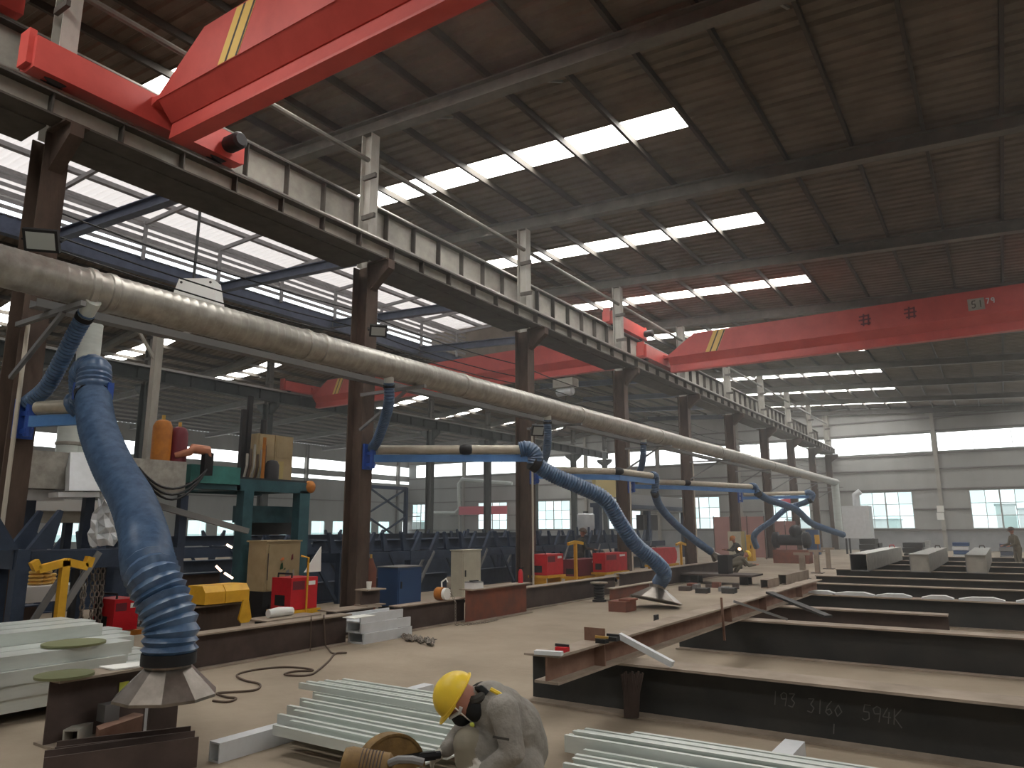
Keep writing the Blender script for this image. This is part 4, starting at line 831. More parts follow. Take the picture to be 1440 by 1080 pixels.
Ys = [onx(24, 830, -9.5).y, 6.2, 12.0, 14.4, 16.8, 19.2, 21.6, 24.0, 26.4, 28.8]
Xs = [-9.5, -14.7, -12.6, -12.6, -12.6, -12.6, -12.6, -12.6, -12.6, -12.6]
LABR = ['navy V-shaped beam rack beside the yellow T-stand', 'navy V-shaped beam rack behind the pale roller table', 'navy V-shaped beam rack behind the blue cabinet', 'navy V-shaped beam rack next beyond the blue cabinet', 'navy V-shaped beam rack behind the beige control cabinet',
        'navy V-shaped beam rack just past the control cabinet', 'navy V-shaped beam rack behind the worker in the brown cap', 'navy V-shaped beam rack behind the bright red welder', 'navy V-shaped beam rack behind the octagonal red welder', 'last navy V-shaped beam rack before the pink cabin']
for X, Y, lb_ in zip(Xs, Ys, LABR): vrack(X, Y, lb_, 'navy beam racks', .5 if X > -11 else 2.2, 1.9 if Y < 8 else 2.4, 1.42 if X > -11 else 1.1)
for k, Y in enumerate((9.0, 13.5, 18.2, 23.0, 27.5)):
    vrack(-17.5, Y, 'navy V-shaped rack in the row behind, by the %s window bay' % ORD[k], 'navy racks in the row behind', 2.0, 4.4, 1.15)
for k, (X, Y0, Y1, z) in enumerate(((-13.3, 12.2, 30, 1.2), (-14.2, 12.6, 29, 1.2), (-18.2, 9.5, 30, 1.3))):
    tag(MB().ext([(-.12, 0), (.12, 0), (.12, .02), (.01, .02), (.01, .24), (.12, .24), (.12, .26), (-.12, .26), (-.12, .24), (-.01, .24), (-.01, .02), (-.12, .02)], (X, Y0, z - .1), (X, Y1, z - .1)).build('steel_beam', 'rack_navy'), ['dark beam lying in the navy racks, front one', 'dark beam lying in the navy racks, back one', 'dark beam lying in the row of racks behind'][k], 'beam', 'beams in the racks')
# --- yellow T-stands
def tstand(X, pix_post, ytop, arms, label, w=.075):
    x = pix_post; y = onx(x, ytop, X).y; zt = onx(x, ytop, X).z; s = thing('beam_stand', label, 'stand', (X, y, 0), 'yellow T-stands')
    MB().box((X - w / 2, y - w / 2, 0), (X + w / 2, y + w / 2, zt)).build('post', 'yellow_paint', s)
    MB().box((X - .2, y - .2, 0), (X + .2, y + .2, .02)).build('foot', 'yellow_paint', s)
    for pts in arms:
        P_ = [onx(px, py, X) for px, py in pts]
        for a, b in zip(P_, P_[1:]): MB().bar(a, b, w, w).build('arm', 'yellow_paint', s)
    return s
tstand(-9.2, 92, 788, [[(94, 790), (53, 801), (47, 789)], [(94, 790), (122, 797), (127, 783)]], 'yellow T-stand with upturned arms beside the white bench plate', .085)
tstand(-9.75, 809, 760, [[(809, 762), (799, 765)], [(809, 762), (819, 764)]], 'yellow T-stand in front of the worker in the brown cap')
tstand(-9.9, 957, 762, [[(957, 763), (951, 766)], [(957, 763), (964, 766)]], 'yellow T-stand beside the octagonal red welder')
# --- white bench with brass pieces
bn = thing('work_bench', 'low bench with a white plate top holding brass pieces', 'bench', base_of(60, -11.3))
lo, hi = face_box(-20, 828, 116, 847, -11.1, 1.0); zb = hi[2]
MB().box((-11.05, lo[1], lo[2] - .0), (-11.08, hi[1] - .2, hi[2])).build('skirt', 'white_paint', bn); MB().box((-11.05, lo[1], hi[2]), (-11.8, hi[1], hi[2] + .03)).build('top', 'white_paint', bn)
for x in (10, 105):
    y = onx(x, 850, -11.15).y; MB().box((-11.15, y, 0), (-11.25, y + .1, hi[2])).build('leg', 'rack_navy', bn); MB().box((-11.65, y, 0), (-11.75, y + .1, hi[2])).build('leg', 'rack_navy', bn)
for k, (x, w) in enumerate(((49, .15), (62, .17), (75, .12))):
    y = onx(x, 822, -11.3).y; m = MB()
    for q in range(4 - (k == 2)): m.lathe((-11.3 - .05 * k, y, zb + .035 + q * .05), (0, 0, 1), [(w * .5, 0), (w * .62, .015), (w * .62, .03), (w * .5, .045)], 12)
    tag(m.build('wire_spool', 'brass', None, True), ['narrow brass coil stack at the end of the white bench', 'wide brass coil stack in the middle of the white bench', 'short brass coil stack by the post of the yellow T-stand'][k], 'coil', 'brass coils on the bench')
# --- hanging chains stand
cs = thing('chain_stand', 'dark stand hung with lifting chains beside the small red welder', 'stand', base_of(128, -9.9))
yc = onx(126, 840, -9.9).y; zt = onx(126, 792, -9.9).z
MB().box((-9.9, yc - .22, 0), (-9.98, yc - .16, zt)).build('post', 'dark_steel', cs); MB().box((-9.9, yc + .12, 0), (-9.98, yc + .18, zt)).build('post', 'dark_steel', cs); MB().box((-9.88, yc - .24, zt), (-10.0, yc + .2, zt + .06)).build('rail', 'dark_steel', cs)
rnd = random.Random(2)
for k in range(5):
    y = yc - .14 + k * .065; ch_ = MB(); chain(ch_, [(-9.88, y, zt), (-9.85, y + rnd.uniform(-.03, .03), zt - .5), (-9.84, y + rnd.uniform(-.05, .05), .18 + .1 * (k % 3))], .07); ch_.build('chain', 'chain_steel', cs)
    MB().ball((-9.83, y, .15 + .1 * (k % 3)), .04, 8, 6, (1, 1, 1.5)).build('hook', 'galv_white', cs, True)
# --- welding power sources
def welder(X, x0, y0, x1, y1, label, mt='welder_red', dep=.5, tray='yellow_paint', octo=False, frame=False):
    lo, hi = face_box(x0, y0, x1, y1, X, dep); ya, yb, zb, zt = lo[1], hi[1], max(lo[2], .14), hi[2]; w = thing('welding_machine', label, 'welder', (X - dep / 2, (ya + yb) / 2, 0), 'red welding machines')
    if octo:
        c = .28 * (zt - zb); MB().prism([(X, ya + c, zb), (X, yb - c, zb), (X, yb, zb + c), (X, yb, zt - c), (X, yb - c, zt), (X, ya + c, zt), (X, ya, zt - c), (X, ya, zb + c)], (-dep, 0, 0)).build('case', mt, w)
    else: MB().box((X, ya, zb), (X - dep, yb, zt)).build('case', mt, w)
    if not octo:
        MB().box((X - dep * .3, ya - .006, zb + (zt - zb) * .12), (X - dep * .8, ya, zb + (zt - zb) * .45)).build('vent_grille', 'black', w); MB().box((X + .004, ya + .06 * (yb - ya), zb + (zt - zb) * .62), (X, yb - .5 * (yb - ya), zt - .05)).build('control_panel', 'maroon', w)
        MB().box((X + .005, yb - .35 * (yb - ya), zt - .12), (X, yb - .1 * (yb - ya), zt - .06)).build('nameplate', 'paper', w)
    MB().tube([(X - dep * .15, ya + .06, zt), (X - dep * .15, ya + .06, zt + .06), (X - dep * .85, ya + .06, zt + .06), (X - dep * .85, ya + .06, zt)], .014, 6).build('handle', 'black', w)
    MB().box((X + .05, ya - .04, zb - .07), (X - dep - .05, yb + .04, zb - .01)).build('tray', tray, w)
    for yy in (ya + .04, yb - .04):
        for xx in (X - .03, X - dep + .03): MB().lathe((xx - .02, yy, .055), (1, 0, 0), [(.055, 0), (.055, .04)], 10).build('wheel', 'black', w)
        MB().box((X - .05, yy - .02, .08), (X - dep + .05, yy + .02, zb - .06)).build('chassis', tray, w)
    if frame:
        for yy in ((ya + yb) / 2,): MB().tube([(X + .06, yy, zb - .05), (X + .06, yy, zt + .30), (X + .0, yy - .1, zt + .33)], .016, 6).build('push_bar', tray, w, True)
    return w
welder(-9.6, 160, 842, 194, 886, 'small dark red welder on an orange tray beside the thick hose', 'welder_red', .5, 'orange_paint')
w2 = welder(-9.2, 409, 812, 446, 856, 'bright red welder with a yellow push bar under the beige cabinet', 'welder_red', .45, 'yellow_paint', frame=True)
welder(-9.9, 769, 779, 792, 808, 'dark red welder beside the third column', 'welder_red', .5)
welder(-10.35, 813, 786, 843, 809, 'low dark red welder behind the yellow T-stand', 'maroon', .5)
welder(-9.8, 851, 777, 882, 803, 'square bright red welder behind the brown beam', 'welder_red', .4)
welder(-9.9, 924, 770, 952, 793, 'octagonal orange-red welder case beyond the flat cone hood', 'welder_red', .4, octo=True)
_q = face_box(409, 812, 446, 856, -9.2, .45)[1]; _yc = onx(440, 800, -9.4).y
tag(MB().prism([(-9.4, _yc - .17, _q[2] + .06), (-9.4, _yc + .17, _q[2] + .06), (-9.4, _yc + .16, _q[2] + .46)], (-.02, 0, 0)).build('paper_sheet', 'paper'), 'white triangular sheet standing on the bright red welder', 'paper')
y = onx(393, 864, -9.0).y; tag(MB().tube([(-9.0, onx(377, 864, -9.0).y, .44), (-9.0, y, .45), (-9.02, onx(411, 864, -9.0).y, .44)], [.06, .075, .06], 10).build('rolled_cloth', 'paper', None, True), 'white rolled cloth lying by the bright red welder', 'cloth')
bm_ = ybeam('dark beam under the rolled white cloth and red welder', -8.75, 7.0, 8.0, .38, .5, 'mill_web')
# yellow machine cover and drop
lo, hi = face_box(284, 822, 346, 846, -8.62, .4); ya, yb, z0, z1 = lo[1], hi[1], .70, .70 + (hi[2] - lo[2]) * 1.05
cv = thing('machine_cover', 'yellow machine cover with chamfered top sitting on the brown beam', 'cover', (-8.8, (ya + yb) / 2, z0))
ymid = ya + (yb - ya) * .45
for a, b in ((ya, ymid - .005), (ymid + .005, yb)): MB().prism([(-8.55, a, z0), (-8.55, a, z1 - .08), (-8.62, a, z1), (-8.92, a, z1), (-8.98, a, z1 - .08), (-8.98, a, z0)], (0, b - a, 0)).build('shell', 'yellow_paint', cv)
q = onx(345, 868, -8.5); MB().prism([(-8.5, q.y - .04, .72), (-8.5, q.y + .04, .72), (-8.5, q.y + .1, .48), (-8.5, q.y + .06, .43), (-8.5, q.y - .06, .43), (-8.5, q.y - .1, .48)], (-.03, 0, 0)).build('drop_plate', 'yellow_paint', cv)
# blue and beige cabinets
def corner_cab(name, label, xl, xc, xr, yt, yb_, X, mt, cat='cabinet', top=None):
    y0 = onx(xc, (yt + yb_) / 2, X).y; y1 = onx(xr, (yt + yb_) / 2, X).y; Xb = ony(xl, (yt + yb_) / 2, y0).x; zt = onx(xc, yt, X).z
    c = thing(name, label, cat, ((X + Xb) / 2, (y0 + y1) / 2, 0)); MB().box((X, y0, .06), (Xb, y1, zt)).build('body', mt, c); MB().box((X + .02, y0 - .02, zt), (Xb - .02, y1 + .02, zt + .025)).build('lid', top or mt, c)
    MB().box((X + .012, y0 + .03, .12), (X, y1 - .03, zt - .06)).build('door', mt, c); MB().box((X + .03, y0 + .08, zt * .5), (X + .012, y0 + .11, zt * .5 + .14)).build('handle', 'dark_steel', c); MB().box((X - .02, y0 + .02, 0), (Xb + .02, y1 - .02, .06)).build('plinth', 'black', c)
    return c
corner_cab('steel_cabinet', 'blue steel cabinet standing by the column', 531, 559, 592, 799, 853, -10.6, 'cabinet_blue', top='steel_grey')
corner_cab('control_cabinet', 'tall beige control cabinet behind the chain hoist beam', 634, 650, 676, 775, 845, -10.3, 'cabinet_beige')
p = base_of(520, -10.9); gb = thing('gas_bottle', 'rust red gas bottle standing beside the column and the blue cabinet', 'gas bottle', (-10.9, onx(521, 810, -10.9).y, 0)); zz = onx(521, 785, -10.9).z
MB().lathe(gb.location, (0, 0, 1), [(.12, 0), (.12, zz - .22), (.07, zz - .1), (.04, zz)], 16).build('cylinder', 'red_rust', gb, True); MB().lathe(gb.location + Vector((0, 0, zz)), (0, 0, 1), [(.025, 0), (.025, .08)], 8).build('valve', 'brass', gb)
p = onx(725, 808, -8.1); fe = thing('fire_extinguisher', 'small red extinguisher standing on the red rusty beam', 'extinguisher', (-8.1, 12.55, .58))
MB().lathe((-8.1, 12.55, .58), (0, 0, 1), [(.05, 0), (.05, .2), (.03, .25), (.015, .27)], 12).build('cylinder', 'welder_red', fe, True); MB().box((-8.12, 12.52, .85), (-8.05, 12.58, .88)).build('handle', 'black', fe)
sb_ = thing('toolbox', 'small pale box lying on the red rusty beam', 'box', (-8.1, 10.95, .58)); MB().box((-8.2, 10.85, .58), (-8.0, 11.15, .68)).build('case', 'white_paint', sb_); MB().box((-8.2, 10.85, .685), (-8.0, 11.15, .70)).build('lid', 'steel_grey', sb_); MB().box((-8.13, 10.9, .70), (-8.07, 11.1, .72)).build('handle', 'black', sb_)
# sparks from the arc behind the gantry
sp = thing('welding_sparks', 'short bright welding sparks flying beside the teal gantry leg', 'sparks', onx(315, 800, -11.5))
for (x0, y0, x1, y1) in ((304, 796, 311, 803), (316, 806, 327, 813), (319, 766, 326, 770)): MB().tube([onx(x0, y0, -11.5), onx(x1, y1, -11.5)], .018, 6).build('spark', 'spark', sp)

# deep stock beams lying inside the racks
for k, (X, Y0, Y1, h, lab) in enumerate(((-12.6, 3.2, 5.8, .5, 'brown stock beam on the floor behind the white bench'), (-12.42, 7.4, 8.9, .85, 'deep brown stock beam in the racks behind the yellow cover'), (-12.95, 11.2, 16.5, .45, 'dark stock beam on the floor behind the blue cabinet'), (-13.0, 17.0, 23.0, .45, 'dark stock beam on the floor behind the control cabinet'), (-13.0, 23.5, 30.5, .45, 'dark stock beam on the floor behind the red welders'), (-16.2, 5.0, 30.0, .9, 'long dark stock beam on the floor in the middle aisle'))):
    ybeam(lab, X, Y0, Y1, h, .3, 'brown_web' if k < 2 else 'rack_navy', 'rack_navy', grp='stock beams behind the columns')
# ------------------------------------------------------------------ people
import numpy as np
def body_mesh(caps, mats, voxel, smooth=5):
    """one continuous skin around tapered limbs: caps = (p0, p1, r0, r1, material index)"""
    m = MB()
    for p0, p1, r0, r1, _ in caps:
        p0, p1 = V(p0), V(p1); d = p1 - p0; L_ = max(d.length, 1e-4); d = d / L_
        prof = [(r0 * math.cos(t), r0 * math.sin(t)) for t in [-math.pi / 2 + math.pi / 2 * i / 4 for i in range(5)]] + [(r1 * math.cos(t), L_ + r1 * math.sin(t)) for t in [math.pi / 2 * i / 4 for i in range(5)]]
        m.lathe(p0, d, prof, 14)
    me = bpy.data.meshes.new('tmp'); me.from_pydata(m.v, [], m.f); o = bpy.data.objects.new('tmp', me); COL.objects.link(o)
    a = o.modifiers.new('r', 'REMESH'); a.mode = 'VOXEL'; a.voxel_size = voxel
    b = o.modifiers.new('s', 'SMOOTH'); b.iterations = smooth; b.factor = .5
    dg = bpy.context.evaluated_depsgraph_get(); out = bpy.data.meshes.new_from_object(o.evaluated_get(dg)); bpy.data.objects.remove(o)
    for x in mats: out.materials.append(MATS[x])
    n = len(out.polygons); c = np.zeros(n * 3); out.polygons.foreach_get('center', c); c = c.reshape(-1, 3); best = np.full(n, 1e9); idx = np.zeros(n, int)
    for p0, p1, r0, r1, mi in caps:
        p0, p1 = np.array(p0), np.array(p1); d = p1 - p0; t = np.clip(((c - p0) @ d) / max(d @ d, 1e-9), 0, 1); dist = np.linalg.norm(c - (p0 + t[:, None] * d), axis=1) - (r0 + (r1 - r0) * t)
        k = dist < best; best[k] = dist[k]; idx[k] = mi
    out.polygons.foreach_set('material_index', idx); out.polygons.foreach_set('use_smooth', [True] * n); return out
def hand(caps, wrist, dirv, side, nrm, mi, s=1.0, curl=.9):
    """palm and five bent fingers; dirv along the hand, side toward the thumb, nrm the palm side"""
    w, d, sd, nm = V(wrist), V(dirv).normalized(), V(side).normalized(), V(nrm).normalized()
    k = w + d * .075 * s
    caps.append((w, k, .026 * s, .030 * s, mi)); caps.append((w + sd * .015 * s, k + sd * .02 * s, .022 * s, .02 * s, mi)); caps.append((w - sd * .015 * s, k - sd * .02 * s, .022 * s, .02 * s, mi))
    for i, (o, l) in enumerate(((.030, .072), (.011, .08), (-.009, .074), (-.028, .058))):
        b = k + sd * o * s; c = b + (d * math.cos(curl * .5) + nm * math.sin(curl * .5)) * l * .55 * s; e = c + (d * math.cos(curl * 1.4) + nm * math.sin(curl * 1.4)) * l * .5 * s
        caps.append((b, c, .0105 * s, .0095 * s, mi)); caps.append((c, e, .0095 * s, .008 * s, mi))
    b = w + d * .025 * s + sd * .028 * s; c = b + (d * .6 + sd * .6 + nm * .3).normalized() * .038 * s; e = c + (d * .8 + nm * .6).normalized() * .032 * s
    caps.append((b, c, .013 * s, .011 * s, mi)); caps.append((c, e, .011 * s, .009 * s, mi))
def make_person(label, caps, mats, base, voxel):
    t = thing('person', label, 'person', base)
    me = body_mesh(caps, mats, voxel); o = bpy.data.objects.new('body', me); COL.objects.link(o); o.parent = t; me.transform(Matrix.Translation(-V(base))); return t
def helmet(parent, c, crown, front, r, mt):
    c, up, f = V(c), V(crown).normalized(), V(front); f = (f - up * f.dot(up)).normalized(); s = up.cross(f)
    R = Matrix((s, f, up)).transposed(); m = MB(); n, k = 20, 8; vs, fs = [], []
    for i in range(k + 1):
        a = math.pi / 2 * i / k
        for j in range(n): b = 2 * math.pi * j / n; vs.append(c + R @ Vector((math.cos(a) * math.cos(b) * r * .86, math.cos(a) * math.sin(b) * r * 1.06, math.sin(a) * r * .98)))
    for i in range(k): fs += [(i * n + j, i * n + (j + 1) % n, (i + 1) * n + (j + 1) % n, (i + 1) * n + j) for j in range(n)]
    fs.append(tuple(range(n - 1, -1, -1))); m.add(vs, fs); h = m.build('hard_hat', mt, parent, True)
    m = MB(); P_ = []
    for j in range(13): b = math.pi * j / 12; P_.append((c + R @ Vector((math.cos(b) * r * .86, math.sin(b) * r * 1.06, 0)), c + R @ Vector((math.cos(b) * r * .9, math.sin(b) * r * 1.06 + math.sin(b) * r * .32, -r * .12))))
    vs = [q for p in P_ for q in p] + [q + up * .006 for p in P_ for q in p]; nn = len(P_) * 2
    fs = [(2 * j, 2 * j + 1, 2 * j + 3, 2 * j + 2) for j in range(12)] + [(nn + 2 * j, nn + 2 * j + 2, nn + 2 * j + 3, nn + 2 * j + 1) for j in range(12)] + [(2 * j + 1, nn + 2 * j + 1, nn + 2 * j + 3, 2 * j + 3) for j in range(12)]
    m.add(vs, fs).build('brim', mt, h, True)
    m = MB(); ring = [c + R @ Vector((math.cos(2 * math.pi * j / 24) * r * .9, math.sin(2 * math.pi * j / 24) * r * 1.1, -.002)) for j in range(25)]; m.tube(ring, .006, 6, cap=False).build('rim', mt, h, True)
    return h
# --- the squatting worker with the chop saw
D = 4.22
pel, chest, neck = at(730, 1066, D + .05), at(703, 1006, D), at(672, 982, D - .01)
headc = at(650, 984, D - .02)
crown = (RIGHT * -.83 + UP * .56).normalized(); face = (RIGHT * -.56 - UP * .83).normalized()
shN, shF = at(708, 998, D - .17), at(676, 1004, D + .19)
elN, wrN = at(722, 1058, D - .27), at(684, 1084, D - .27)
elF, wrF = at(640, 1042, D + .20), at(628, 1054, D + .10)
hipN, hipF = at(736, 1078, D - .09), at(726, 1074, D + .16)
knN, knF = at(660, 1046, D - .16), at(668, 1050, D + .24)
def shin(kn, off):
    an = Vector((kn.x, kn.y, .09)) + (V(pel) - kn) * Vector((.35, .35, 0)) if False else Vector((kn.x + (pel.x - kn.x) * .35, kn.y + (pel.y - kn.y) * .35, .09)); return an
anN, anF = shin(knN, 0), shin(knF, 0); fwdv = Vector((knN.x - pel.x, knN.y - pel.y, 0)).normalized()
C_, K_, G_, S_, M_ = 0, 1, 2, 3, 4
caps = [(pel, chest, .155, .165, C_), (chest, at(690, 990, D), .165, .13, C_), (at(690, 992, D), neck, .12, .07, C_), (chest, shN, .12, .085, C_), (chest, shF, .12, .085, C_), (pel, hipN, .15, .12, C_), (pel, hipF, .15, .12, C_),
        (at(722, 1020, D + .02), at(735, 1052, D + .05), .165, .155, C_),
        (shN, elN, .085, .066, C_), (elN, wrN, .066, .048, C_), (shF, elF, .085, .062, C_), (elF, wrF, .06, .045, C_),
        (hipN, knN, .115, .085, C_), (knN, anN, .082, .055, C_), (hipF, knF, .115, .085, C_), (knF, anF, .08, .055, C_), (knN + (knN - hipN).normalized() * .005, knN + Vector((0, 0, -.1)), .088, .078, K_),
        (anN + Vector((0, 0, -.03)), Vector((anN.x, anN.y, .045)) + fwdv * .17, .048, .04, M_), (anF + Vector((0, 0, -.03)), Vector((anF.x, anF.y, .045)) + fwdv * .17, .048, .04, M_),
        (neck, headc + crown * -.04, .06, .07, S_), (headc - crown * .02, headc + crown * .07, .092, .09, S_), (headc + face * .035 - crown * .055, headc + face * .06 + crown * .02, .06, .058, S_), (headc + face * .105 - crown * .0, headc + face * .095 - crown * .03, .014, .018, S_)]
sideN = RIGHT.cross(UP) * -1
hand(caps, wrF, (RIGHT * -.75 - UP * .5), UP * .6 + FWD * -.5, (UP * -.6 + RIGHT * .2), G_, 1.05, 1.0)
hand(caps, wrN, (RIGHT * -.9 - UP * .3), UP, (FWD * .8), G_, 1.05, .8)
base = Vector(((anN.x + pel.x) / 2, (anN.y + pel.y) / 2, 0))
wk = make_person('squatting worker in grey overalls and yellow hard hat, bent over a chop saw', caps, ['cloth_grey', 'cloth_knee', 'glove_white', 'skin', 'cloth_dark'], base, .0085)
helmet(wk, headc + crown * .045, crown, face, .132, 'helmet_yellow')
m = MB(); m.ball(headc + face * .07 - crown * .045 + FWD * -.02, .062, 12, 8, (1, 1, .9)); m.build('face_mask', 'mask_black', wk, True)
m = MB(); m.tube([headc - crown * .0 - FWD * .095, headc - crown * .01 + face * .03 - FWD * .095, headc + face * .105 - FWD * .05 + crown * .01], .011, 6); m.build('goggles', 'galv_white', wk, True)
MB().tube([headc + crown * .03 - FWD * .1 + face * .02, headc - crown * .08 - FWD * .085 + face * .04, headc - crown * .12 - FWD * .06 + face * .05], .004, 5).build('chin_strap', 'paper', wk)
col_ = [neck + (RIGHT * math.cos(t) * .5 + FWD * math.sin(t)) * .085 + UP * (.03 + .02 * math.cos(t)) for t in [2 * math.pi * i / 16 for i in range(17)]]
MB().tube(col_, .026, 8, cap=False).build('collar', 'cloth_dark', wk, True)
MB().tube([neck + UP * .05 - RIGHT * .005, neck + UP * .075 + RIGHT * .02 - FWD * .05, neck + UP * .05 + RIGHT * .055 - FWD * .06], .022, 8).build('scarf', 'mask_black', wk, True)
p = at(664, 1019, D - .19); MB().ball(p, .013, 10, 6, (1.3, .5, 1)).build('badge', 'tag_green', wk, True)
p = at(700, 972, D - .05); MB().tube([at(690, 969, D - .09), at(703, 976, D - .11), at(712, 986, D - .15)], .012, 6).build('shoulder_trim', 'helmet_yellow', wk, True)
q0, q1 = at(693, 1036, D - .355), at(716, 1040, D - .35); MB().bar(q0, q1, .006, .012).build('pocket_flap', 'cloth_dark', wk)
m = MB(); m.ball(headc - crown * .05 + face * .0 - FWD * .045 + RIGHT * .035, .066, 12, 8, (1, 1, 1.1)); m.build('neck_cloth', 'mask_black', wk, True)
# --- chop saw
ctr = at(530, 1072, 4.05); gz = 0
sw = thing('chop_saw', 'ochre abrasive chop saw with round blade guard in front of the squatting worker', 'saw', (ctr.x, ctr.y, 0))
a, b = at(480, 1072, 4.0), at(535, 1080, 4.0); dm = (b - a).normalized()
MB().lathe(a, dm, [(.02, 0), (.075, .01), (.088, .05), (.085, .09), (.082, .26), (.06, .28)], 18).build('motor', 'saw_ochre', sw, True)
for k in range(7): MB().lathe(a + dm * (.105 + k * .018), dm, [(.082, 0), (.087, .002), (.087, .006), (.082, .008)], 18).build('cooling_fin', 'brown_web', sw, True)
gc = at(552, 1086, 4.12); ax = (FWD * .85 - RIGHT * .5); ax.z = 0; ax.normalize(); tng = ax.cross(_z).normalized(); rg = .19
pts = [gc + (tng * math.cos(t) + _z * math.sin(t)) * rg for t in [math.pi * i / 18 for i in range(19)]]
MB().prism(pts, ax * .11).build('blade_guard', 'saw_ochre', sw, True)
MB().prism([gc + (tng * math.cos(t) + _z * math.sin(t)) * (rg + .012) for t in [math.pi * i / 18 for i in range(19)]] + [gc + (tng * math.cos(t) + _z * math.sin(t)) * (rg - .01) for t in [math.pi * (18 - i) / 18 for i in range(19)]], ax * .02).build('guard_rim', 'saw_ochre', sw, True)
MB().lathe(gc + ax * .045, ax, [(.01, 0), (.165, 0), (.165, .006), (.01, .006)], 28).build('blade', 'dark_steel', sw, True)
h0, h1 = gc + _z * .06 + ax * .02, at(612, 1062, D + .02); MB().bar(h0, h1, .03, .045).build('handle', 'black', sw); MB().tube([h1 - (h1 - h0).normalized() * .1, h1 + (h1 - h0).normalized() * .03], .022, 8).build('grip', 'rubber', sw, True)
bz = .12
MB().box((ctr.x - .28, ctr.y - .2, .02), (ctr.x + .32, ctr.y + .24, .06)).build('base_plate', 'steel_grey', sw)
for dx in (-.25, .27):
    for dy in (-.17, .2): MB().box((ctr.x + dx, ctr.y + dy, 0), (ctr.x + dx + .03, ctr.y + dy + .03, .02)).build('foot', 'rubber', sw)
MB().bar((ctr.x - .05, ctr.y + .1, .06), tuple(a + dm * .2), .05, .07).build('pivot_arm', 'saw_ochre', sw)
MB().tube([at(548, 1073, 3.95), at(560, 1068, 3.93), at(580, 1068, 3.93), at(596, 1072, 3.93)], .02, 8).build('cable_hose', 'steel_grey', sw, True)
# --- other people
def figure(label, base, face_dir, height, lean, crouch, cloth, hat, vox=.02, arms=.5, hat_col=None):
    f = Vector((*face_dir, 0)).normalized(); s = Vector((f.y, -f.x, 0)); b = Vector((*base, 0)); H_ = height
    hip_h = H_ * .50 * (1 - crouch * .62); pel = b + _z * hip_h - f * (.12 * crouch)
    up = (_z * math.cos(lean) + f * math.sin(lean)).normalized(); ch = pel + up * H_ * .22; nk = pel + up * H_ * .31; hd = nk + (up * .6 + _z * .4).normalized() * H_ * .085
    caps = [(pel, ch, .14, .155, 0), (ch, nk, .13, .06, 0), (nk, hd, .05, .06, 1), (hd, hd + up * .05, .085, .085, 1), (hd + f * .09, hd + f * .1 - _z * .02, .015, .015, 1)]
    for k in (-1, 1):
        hp = pel + s * k * .09; sh = ch + s * k * .17 + up * .06
        if crouch > .2: kn = b + s * k * .13 + f * .26 + _z * (H_ * .27 + .02); an = b + s * k * .12 + _z * .08
        else: kn = b + s * k * .1 + f * .03 + _z * H_ * .27; an = b + s * k * .1 + _z * .08
        caps += [(hp, kn, .10, .07, 0), (kn, an, .065, .045, 0), (an - _z * .03, an - _z * .035 + f * .16, .045, .036, 2)]
        el = sh + (up * -1 * math.cos(arms) + f * math.sin(arms)).normalized() * .27 + s * k * .03; wr = el + (f * math.sin(arms + .8) - _z * math.cos(arms + .8)).normalized() * .24
        caps += [(sh, el, .06, .048, 0), (el, wr, .046, .036, 0)]; hand(caps, wr, (wr - el), -s * k, -s * k, 1, 1.0, .7)
    t = make_person(label, caps, [cloth, 'skin', 'cloth_dark'], b, vox)
    if hat: helmet(t, hd + up * .045, up, f, .128, hat)
    return t
w0 = onz(1033, 810); figure('welder crouching in a yellow hard hat at the low steel table', (w0.x, w0.y), (RIGHT.x, RIGHT.y), 1.68, 1.12, .9, 'cloth_olive', 'helmet_yellow', .016, .9)
w1 = at(1040, 775, 29.5); figure('welder in an orange hard hat behind the yellow-hatted welder', (w1.x, w1.y), (-RIGHT.x, -RIGHT.y), 1.68, .5, .55, 'cloth_dark', 'orange_paint', .016, .9)
w2_ = onx(815, 760, -11.4); figure('worker in a brown hard hat standing behind the yellow T-stand', (w2_.x, w2_.y), (RIGHT.x, RIGHT.y), 1.66, .18, 0, 'cloth_dark', 'helmet_brown', .014, .6)
w3 = at(1430, 765, 28.0); figure('worker in olive clothes standing beyond the last box column', (w3.x, w3.y), (-RIGHT.x, -RIGHT.y), 1.66, .25, 0, 'cloth_olive', 'helmet_brown', .016, .5)
gl = at(1040, 772, 28.6); ga = thing('welding_arc', 'orange welding glow between the two welders', 'arc', gl); MB().ball(gl, .06, 10, 8).build('glow', 'arc_glow', ga, True)
MB().tube([gl + Vector((0, 0, -.05)), gl + Vector((.1, -.2, -.35)), Vector((gl.x + .1, gl.y - .2, .62))], .02, 6).build('torch', 'dark_steel', ga)
# ------------------------------------------------------------------ far end of the aisle
def yb_box(name, mt, x0, y0, x1, y1, Y, dep, parent, floor=False):
    a, b = ony(x0, y1, Y), ony(x1, y0, Y); z0 = 0 if floor else a.z; return MB().box((a.x, Y, z0), (b.x, Y + dep, b.z)).build(name, mt, parent)
for k, (x0, x1, yt, Y, lab) in enumerate(((1003, 1074, 727, 40.0, 'broad dull pink welding screen behind the crouching welders'), (1088, 1119, 733, 44.0, 'narrow dull pink welding screen by the far windows'))):
    a, b = ony(x0, yt, Y), ony(x1, yt, Y); s = thing('welding_screen', lab, 'screen', ((a.x + b.x) / 2, Y, 0), 'pink welding screens')
    n = 3 if k == 0 else 2
    for i in range(n): xa, xb = a.x + (b.x - a.x) * i / n, a.x + (b.x - a.x) * (i + 1) / n; MB().box((xa + .02, Y, .08), (xb - .02, Y + .04, a.z)).build('panel', 'cabin_pink', s)
    for i in range(n + 1): xa = a.x + (b.x - a.x) * i / n; MB().box((xa - .02, Y - .02, 0), (xa + .02, Y + .06, a.z + .03)).build('post', 'brown_web', s)
